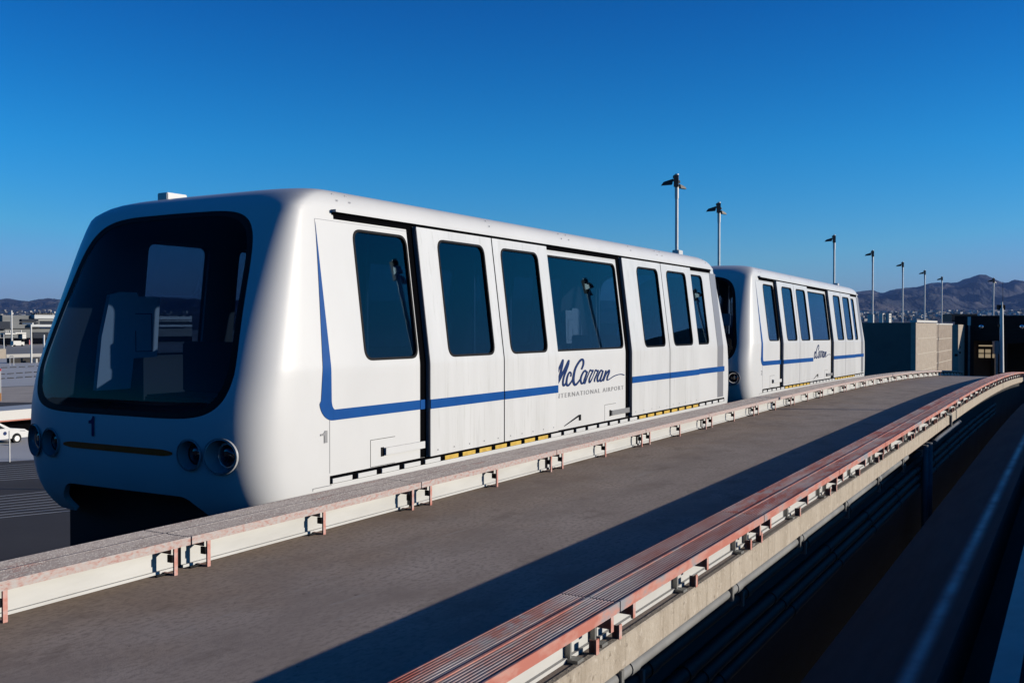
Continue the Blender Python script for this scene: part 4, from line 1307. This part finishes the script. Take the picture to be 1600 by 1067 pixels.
def tb(mb, px0, px1, y_top, y_bot, dd=0.0, th=6.0):
    k = D + dd
    a = atY(px0, y_bot, k); b = atY(px1, y_bot, k); tz = atY(px0, y_top, k).z
    a.z = b.z = min(a.z, b.z)
    lo = [a, b, b + AY * th, a + AY * th]; mb.hexa(lo, [Vector((q.x, q.y, tz)) for q in lo]); return mb
M['term_grey'] = mottle(mat('grey_terminal_cladding', (.13, .14, .15), .6), [(.11, .12, .125), (.16, .17, .18)], (.05, .05, .3), 2)
M['term_pale'] = mat('pale_terminal_cladding', (.55, .57, .58), .6)
M['term_glass'] = mat('dark_terminal_glazing', (.02, .025, .035), .15)
tm = empty('terminal_building', (c.x, c.y, GZ), 'long grey airport terminal with pale roof band and dark window strips in the left background', 'building')
tb(MB(), -60, 300, 513, 539, 0, 60).build('lower_wall', M['term_grey'], tm)
tb(MB(), 4, 62, 492.5, 513, -1.5, 30).build('upper_wall', M['term_grey'], tm)
tb(MB(), 54, 300, 492, 498, -4, 34).build('roof_band', M['term_pale'], tm)
tb(MB(), 62, 300, 498, 507, -1, 20).build('window_strip', M['term_glass'], tm)
tb(MB(), 60, 300, 499.3, 501, -2.2, 1).build('sunshade', M['term_pale'], tm)
tb(MB(), 48, 300, 507, 510.5, -4, 5).build('canopy', M['term_pale'], tm)
tb(MB(), 34, 60, 498.5, 502, -2.6, 1).build('window_strip', M['term_glass'], tm)
tb(MB(), 34, 60, 503.4, 506, -2.6, 1).build('window_strip', M['term_glass'], tm)
tb(MB(), -60, 16, 502, 514, -3, 30).build('roof_hall', M['term_glass'], tm)
tb(MB(), 52, 76, 519, 528, -.6, 1).build('window_strip', M['term_glass'], tm)
tb(MB(), -60, 300, 529, 538.6, -.5, 1).build('undercroft', M['gap'], tm)
for k in range(9):
    tb(MB(), 55 + k * 3.2, 57 + k * 3.2, 490 - (k % 3) * .6, 492, 8, 3).build('roof_plant', M['lamphead'], tm)

jb = empty('jet_bridge', gp_(25, 540), 'white boarding bridge with short posts on its roof before the terminal', 'boarding bridge')
tb(MB(), 8, 42, 520, 527, -14, 3).build('tunnel', M['term_grey'], jb)
tb(MB(), 8, 26, 520.5, 522.5, -15, 3.4).build('tunnel_roof', M['wall_cap'], jb); tb(MB(), 24, 41, 519.5, 521.5, -15.2, 3.4).build('tunnel_roof', M['wall_cap'], jb)
tb(MB(), 35, 41, 522, 529, -15.8, 3).build('cab', M['wall_cap'], jb)
for x in (9, 12, 16, 33): tb(MB(), x, x + .8, 516, 520.5, -14, .4).build('roof_post', M['pole'], jb)
tb(MB(), 20, 21.5, 527, 540, -14, .5).build('leg', M['under'], jb); tb(MB(), 37, 38, 528, 540, -14, .5).build('leg', M['under'], jb)

def van(px, d_, s, m_, lab):
    g0 = atY(px, 520, d_ * D / 440.0); g0.z = GZ
    root = empty('service_truck', g0, lab, 'truck')
    MB().vbox(g0 + UP * .5, 3.0 * s, 1.6 * s, 1.9, VA).build('box_body', m_, root)
    MB().vbox(g0 + UP * .5 + AX * 2.2 * s + AY * .1, 1.2 * s, 1.2 * s, 1.7, VA).build('cab', M['wall_cap'], root)
    for k in (-1, 1.9):
        c_ = g0 + AX * k * s + UP * .42 - AY * .05
        MB().lathe(c_, AY, [(0, .05), (0, .38), (.2, .42), (.2, .05)], 14).build('wheel', M['tyre'], root)
van(14, 400, 1.2, M['gap'], 'dark service truck with a white cab under the boarding bridge')
van(27, 392, 1.1, M['wall_cap'], 'white service truck parked under the boarding bridge cab')
c_ = gp_(46, 538.5)
tag(MB().tube(c_, c_ + UP * 1.2, .45, .3, 10).tube(c_ + UP * 1.2, c_ + UP * 2.2, .3, .2, 10).build('marker_barrel', mat('pink_red_barrel', (.7, .2, .2), .6), origin=c_), 'small red and pink marker barrel left of the pale field mast', 'barrel')


def mast(px, y0, y1, r_, lab, m_='pole', head=False):
    b = gp_(px, y1); k = b.dot(CF)
    tz = at(px, y0, k).z
    root = empty('field_mast', b, lab, 'mast', 'pale masts on the airport apron')
    MB().tube(b, Vector((b.x, b.y, tz)), r_, r_ * .8, 8).build('pole', M[m_], root)
    if head: MB().vbox(Vector((b.x, b.y, tz)) - CR * .8, 2.2, .35, .5).build('lamp_head', M['pole'], root)
    return root


mast(18.5, 485, 541, .35, 'thin tall pale mast rising over the left end of the terminal roof')
mast(49, 507, 567, .22, 'thick pale mast with a small arm left of the terminal canopy', head=True)
mast(69, 523, 570, .22, 'short pale mast nearest the front car windscreen edge')
mast(6, 522, 545, .2, 'shortest pale mast at the left picture edge by the barrier')

b1 = gp_(0, 561)
def barrier(px0, px1, ytop, ybot, th, m_, lab, name='barrier_wall', cat='wall'):
    b = gp_(px1, ybot); a = atY(px0, ybot, b.y); a.z = GZ; k = a.y
    h_ = atY(px1, ytop, k).z - GZ
    f = (b - a).normalized().cross(UP) * -1
    lo = [a, b, b + f * th, a + f * th]
    mb = MB().hexa(lo, [q + UP * h_ for q in lo])
    return tag(mb.build(name, m_, origin=a), lab, cat)
barrier(-60, 9.5, 545, 560, 3, M['wall_tan'], 'beige concrete block at the left picture edge beyond the road')
barrier(10, 74, 552, 557, 1, M['kerb'], 'long low pale wall beyond the parked equipment')
barrier(15, 62, 558.5, 566, 1, M['girder'], 'low brown-grey fence line beyond the road')
fr_ = empty('pipe_frame', gp_(15, 571), 'small pale pipe frame standing before the brown fence line', 'frame')
a = MB()
for x in (15.5, 21.5):
    b = gp_(x, 571); a.tube(b, b + UP * 1.9, .07, n=6)
a.tube(gp_(15.5, 571) + UP * 1.9, gp_(21.5, 571) + UP * 1.9, .07, n=6); a.build('frame', M['pole'], fr_)
b = gp_(53, 567)
bx_ = MB().vbox(b, .9, .9, .8)
tag(bx_.build('equipment_box', M['kerb'], origin=b), 'small grey box at the right end of the brown fence line', 'box')

# marker post at the left edge
b = gp_(1, 627)
ps = empty('marker_post', b, 'white post with a red top and orange foot at the left picture edge', 'post')
MB().tube(b, b + UP * 3.3, .045, n=8).build('pole', M['pole'], ps)
MB().tube(b + UP * 3.25, b + UP * 3.5, .08, n=8).build('top', mat('red_marker', (.6, .06, .06), .5), ps)
MB().tube(b, b + UP * .9, .06, n=8).build('foot', mat('orange_marker', (.75, .35, .08), .5), ps)

# low white roofed shelter behind the parked car
b = gp_(42, 677); a = atY(-90, 677, b.y); a.z = GZ; b = b + AX * 22
sh = empty('shelter', a, 'low flat shelter with white roof edge and thin red line behind the parked car', 'shelter')
f = AY
def slab(z0, z1, o0, o1, m_, nm):
    lo = [Vector((a.x, a.y, 0)) + f * o0, Vector((b.x, b.y, 0)) + f * o0, Vector((b.x, b.y, 0)) + f * o1, Vector((a.x, a.y, 0)) + f * o1]
    return MB().hexa([q + UP * z0 for q in lo], [q + UP * z1 for q in lo]).build(nm, m_, sh)
slab(GZ + 1.15, GZ + 1.85, -.3, 3.5, M['wall_cap'], 'roof_edge')
slab(GZ + 1.05, GZ + 1.148, -.28, 3.4, mat('red_line', (.55, .18, .12), .5), 'red_trim')
slab(GZ, GZ + 1.04, 1.5, 3.2, M['gap'], 'back_wall')

# parked white car, only its front half in view
cw = gp_(45, 690)
cx0 = cw - AX * 4.75
root = empty('parked_car', Vector((cx0.x, cx0.y, GZ)) + AX * 2.4, 'parked white car with a blue roundel on its door, cut by the left picture edge', 'car')
def cp(u, h_, v=0.0): return Vector((cx0.x, cx0.y, GZ)) + AX * u + UP * h_ + AY * v
side = [(0, .35), (0, .95), (.25, 1.15), (.7, 1.55), (1.2, 1.62), (2.5, 1.60), (3.45, 1.08), (4.45, .92), (4.72, .75), (4.75, .35)]
def cshell(mb, prof, v0, v1, ins=0.0):
    k = len(prof); v = [cp(u, h_, v0) for u, h_ in prof] + [cp(u, h_, v1) for u, h_ in prof]
    mb.add(v, [(i, (i + 1) % k, k + (i + 1) % k, k + i) for i in range(k)] + [list(range(k))[::-1], list(range(k, 2 * k))])
    return mb
lowp = [(0, .35), (0, .95), (.2, 1.02), (3.4, 1.05), (4.45, .92), (4.72, .75), (4.75, .35)]
upp = [(.15, 1.0), (.7, 1.52), (1.2, 1.60), (2.5, 1.58), (3.5, 1.04)]
o_ = cshell(MB(), lowp, 0, 1.8).build('body', M['shell'], root)
cshell(MB(), upp, .14, 1.66).build('cabin', M['shell'], root)
for pr in ([(.75, 1.06), (1.05, 1.48), (1.75, 1.50), (1.75, 1.06)], [(1.85, 1.06), (1.85, 1.50), (2.45, 1.48), (3.1, 1.06)]):
    cshell(MB(), pr, .125, .15).build('side_window', M['term_glass'], root)
cshell(MB(), [(2.62, 1.51), (2.58, 1.53), (3.42, 1.09), (3.46, 1.06)], .25, 1.55).build('windscreen', M['term_glass'], root)
for u in (.9, 3.85):
    MB().lathe(cp(u, .34, -.02), AY, [(0, .02), (0, .33), (.03, .36), (.22, .36), (.22, .02)], 20).build('wheel_arch', M['gap'], root)
    wh = MB().lathe(cp(u, .32, -.05), AY, [(.0, .2), (0, .31), (.03, .33), (.22, .33), (.22, .02)], 20).build('tyre', M['tyre'], root)
    MB().lathe(cp(u, .32, -.06), AY, [(0, .01), (.0, .19), (.03, .21)], 14).build('rim', M['alu'], wh)
MB().lathe(cp(3.0, .74, -.012), AY, [(0, .001), (0, .13), (.01, .13)], 18).build('door_roundel', M['navy'], root)
cshell(MB(), [(4.1, .80), (4.1, .86), (4.5, .84), (4.5, .76)], -.01, .2).build('headlight', M['cup'], root)
ft = gp_(15, 722)
tag(MB().tube(ft, ft + UP * 1.85, .04, n=8).tube(ft + UP * 1.0, ft + UP * 1.3 - CR * 3.5, .02, n=6).build('fence_post', M['pole'], origin=ft), 'thin white fence post with a slanting wire before the parked car', 'post')
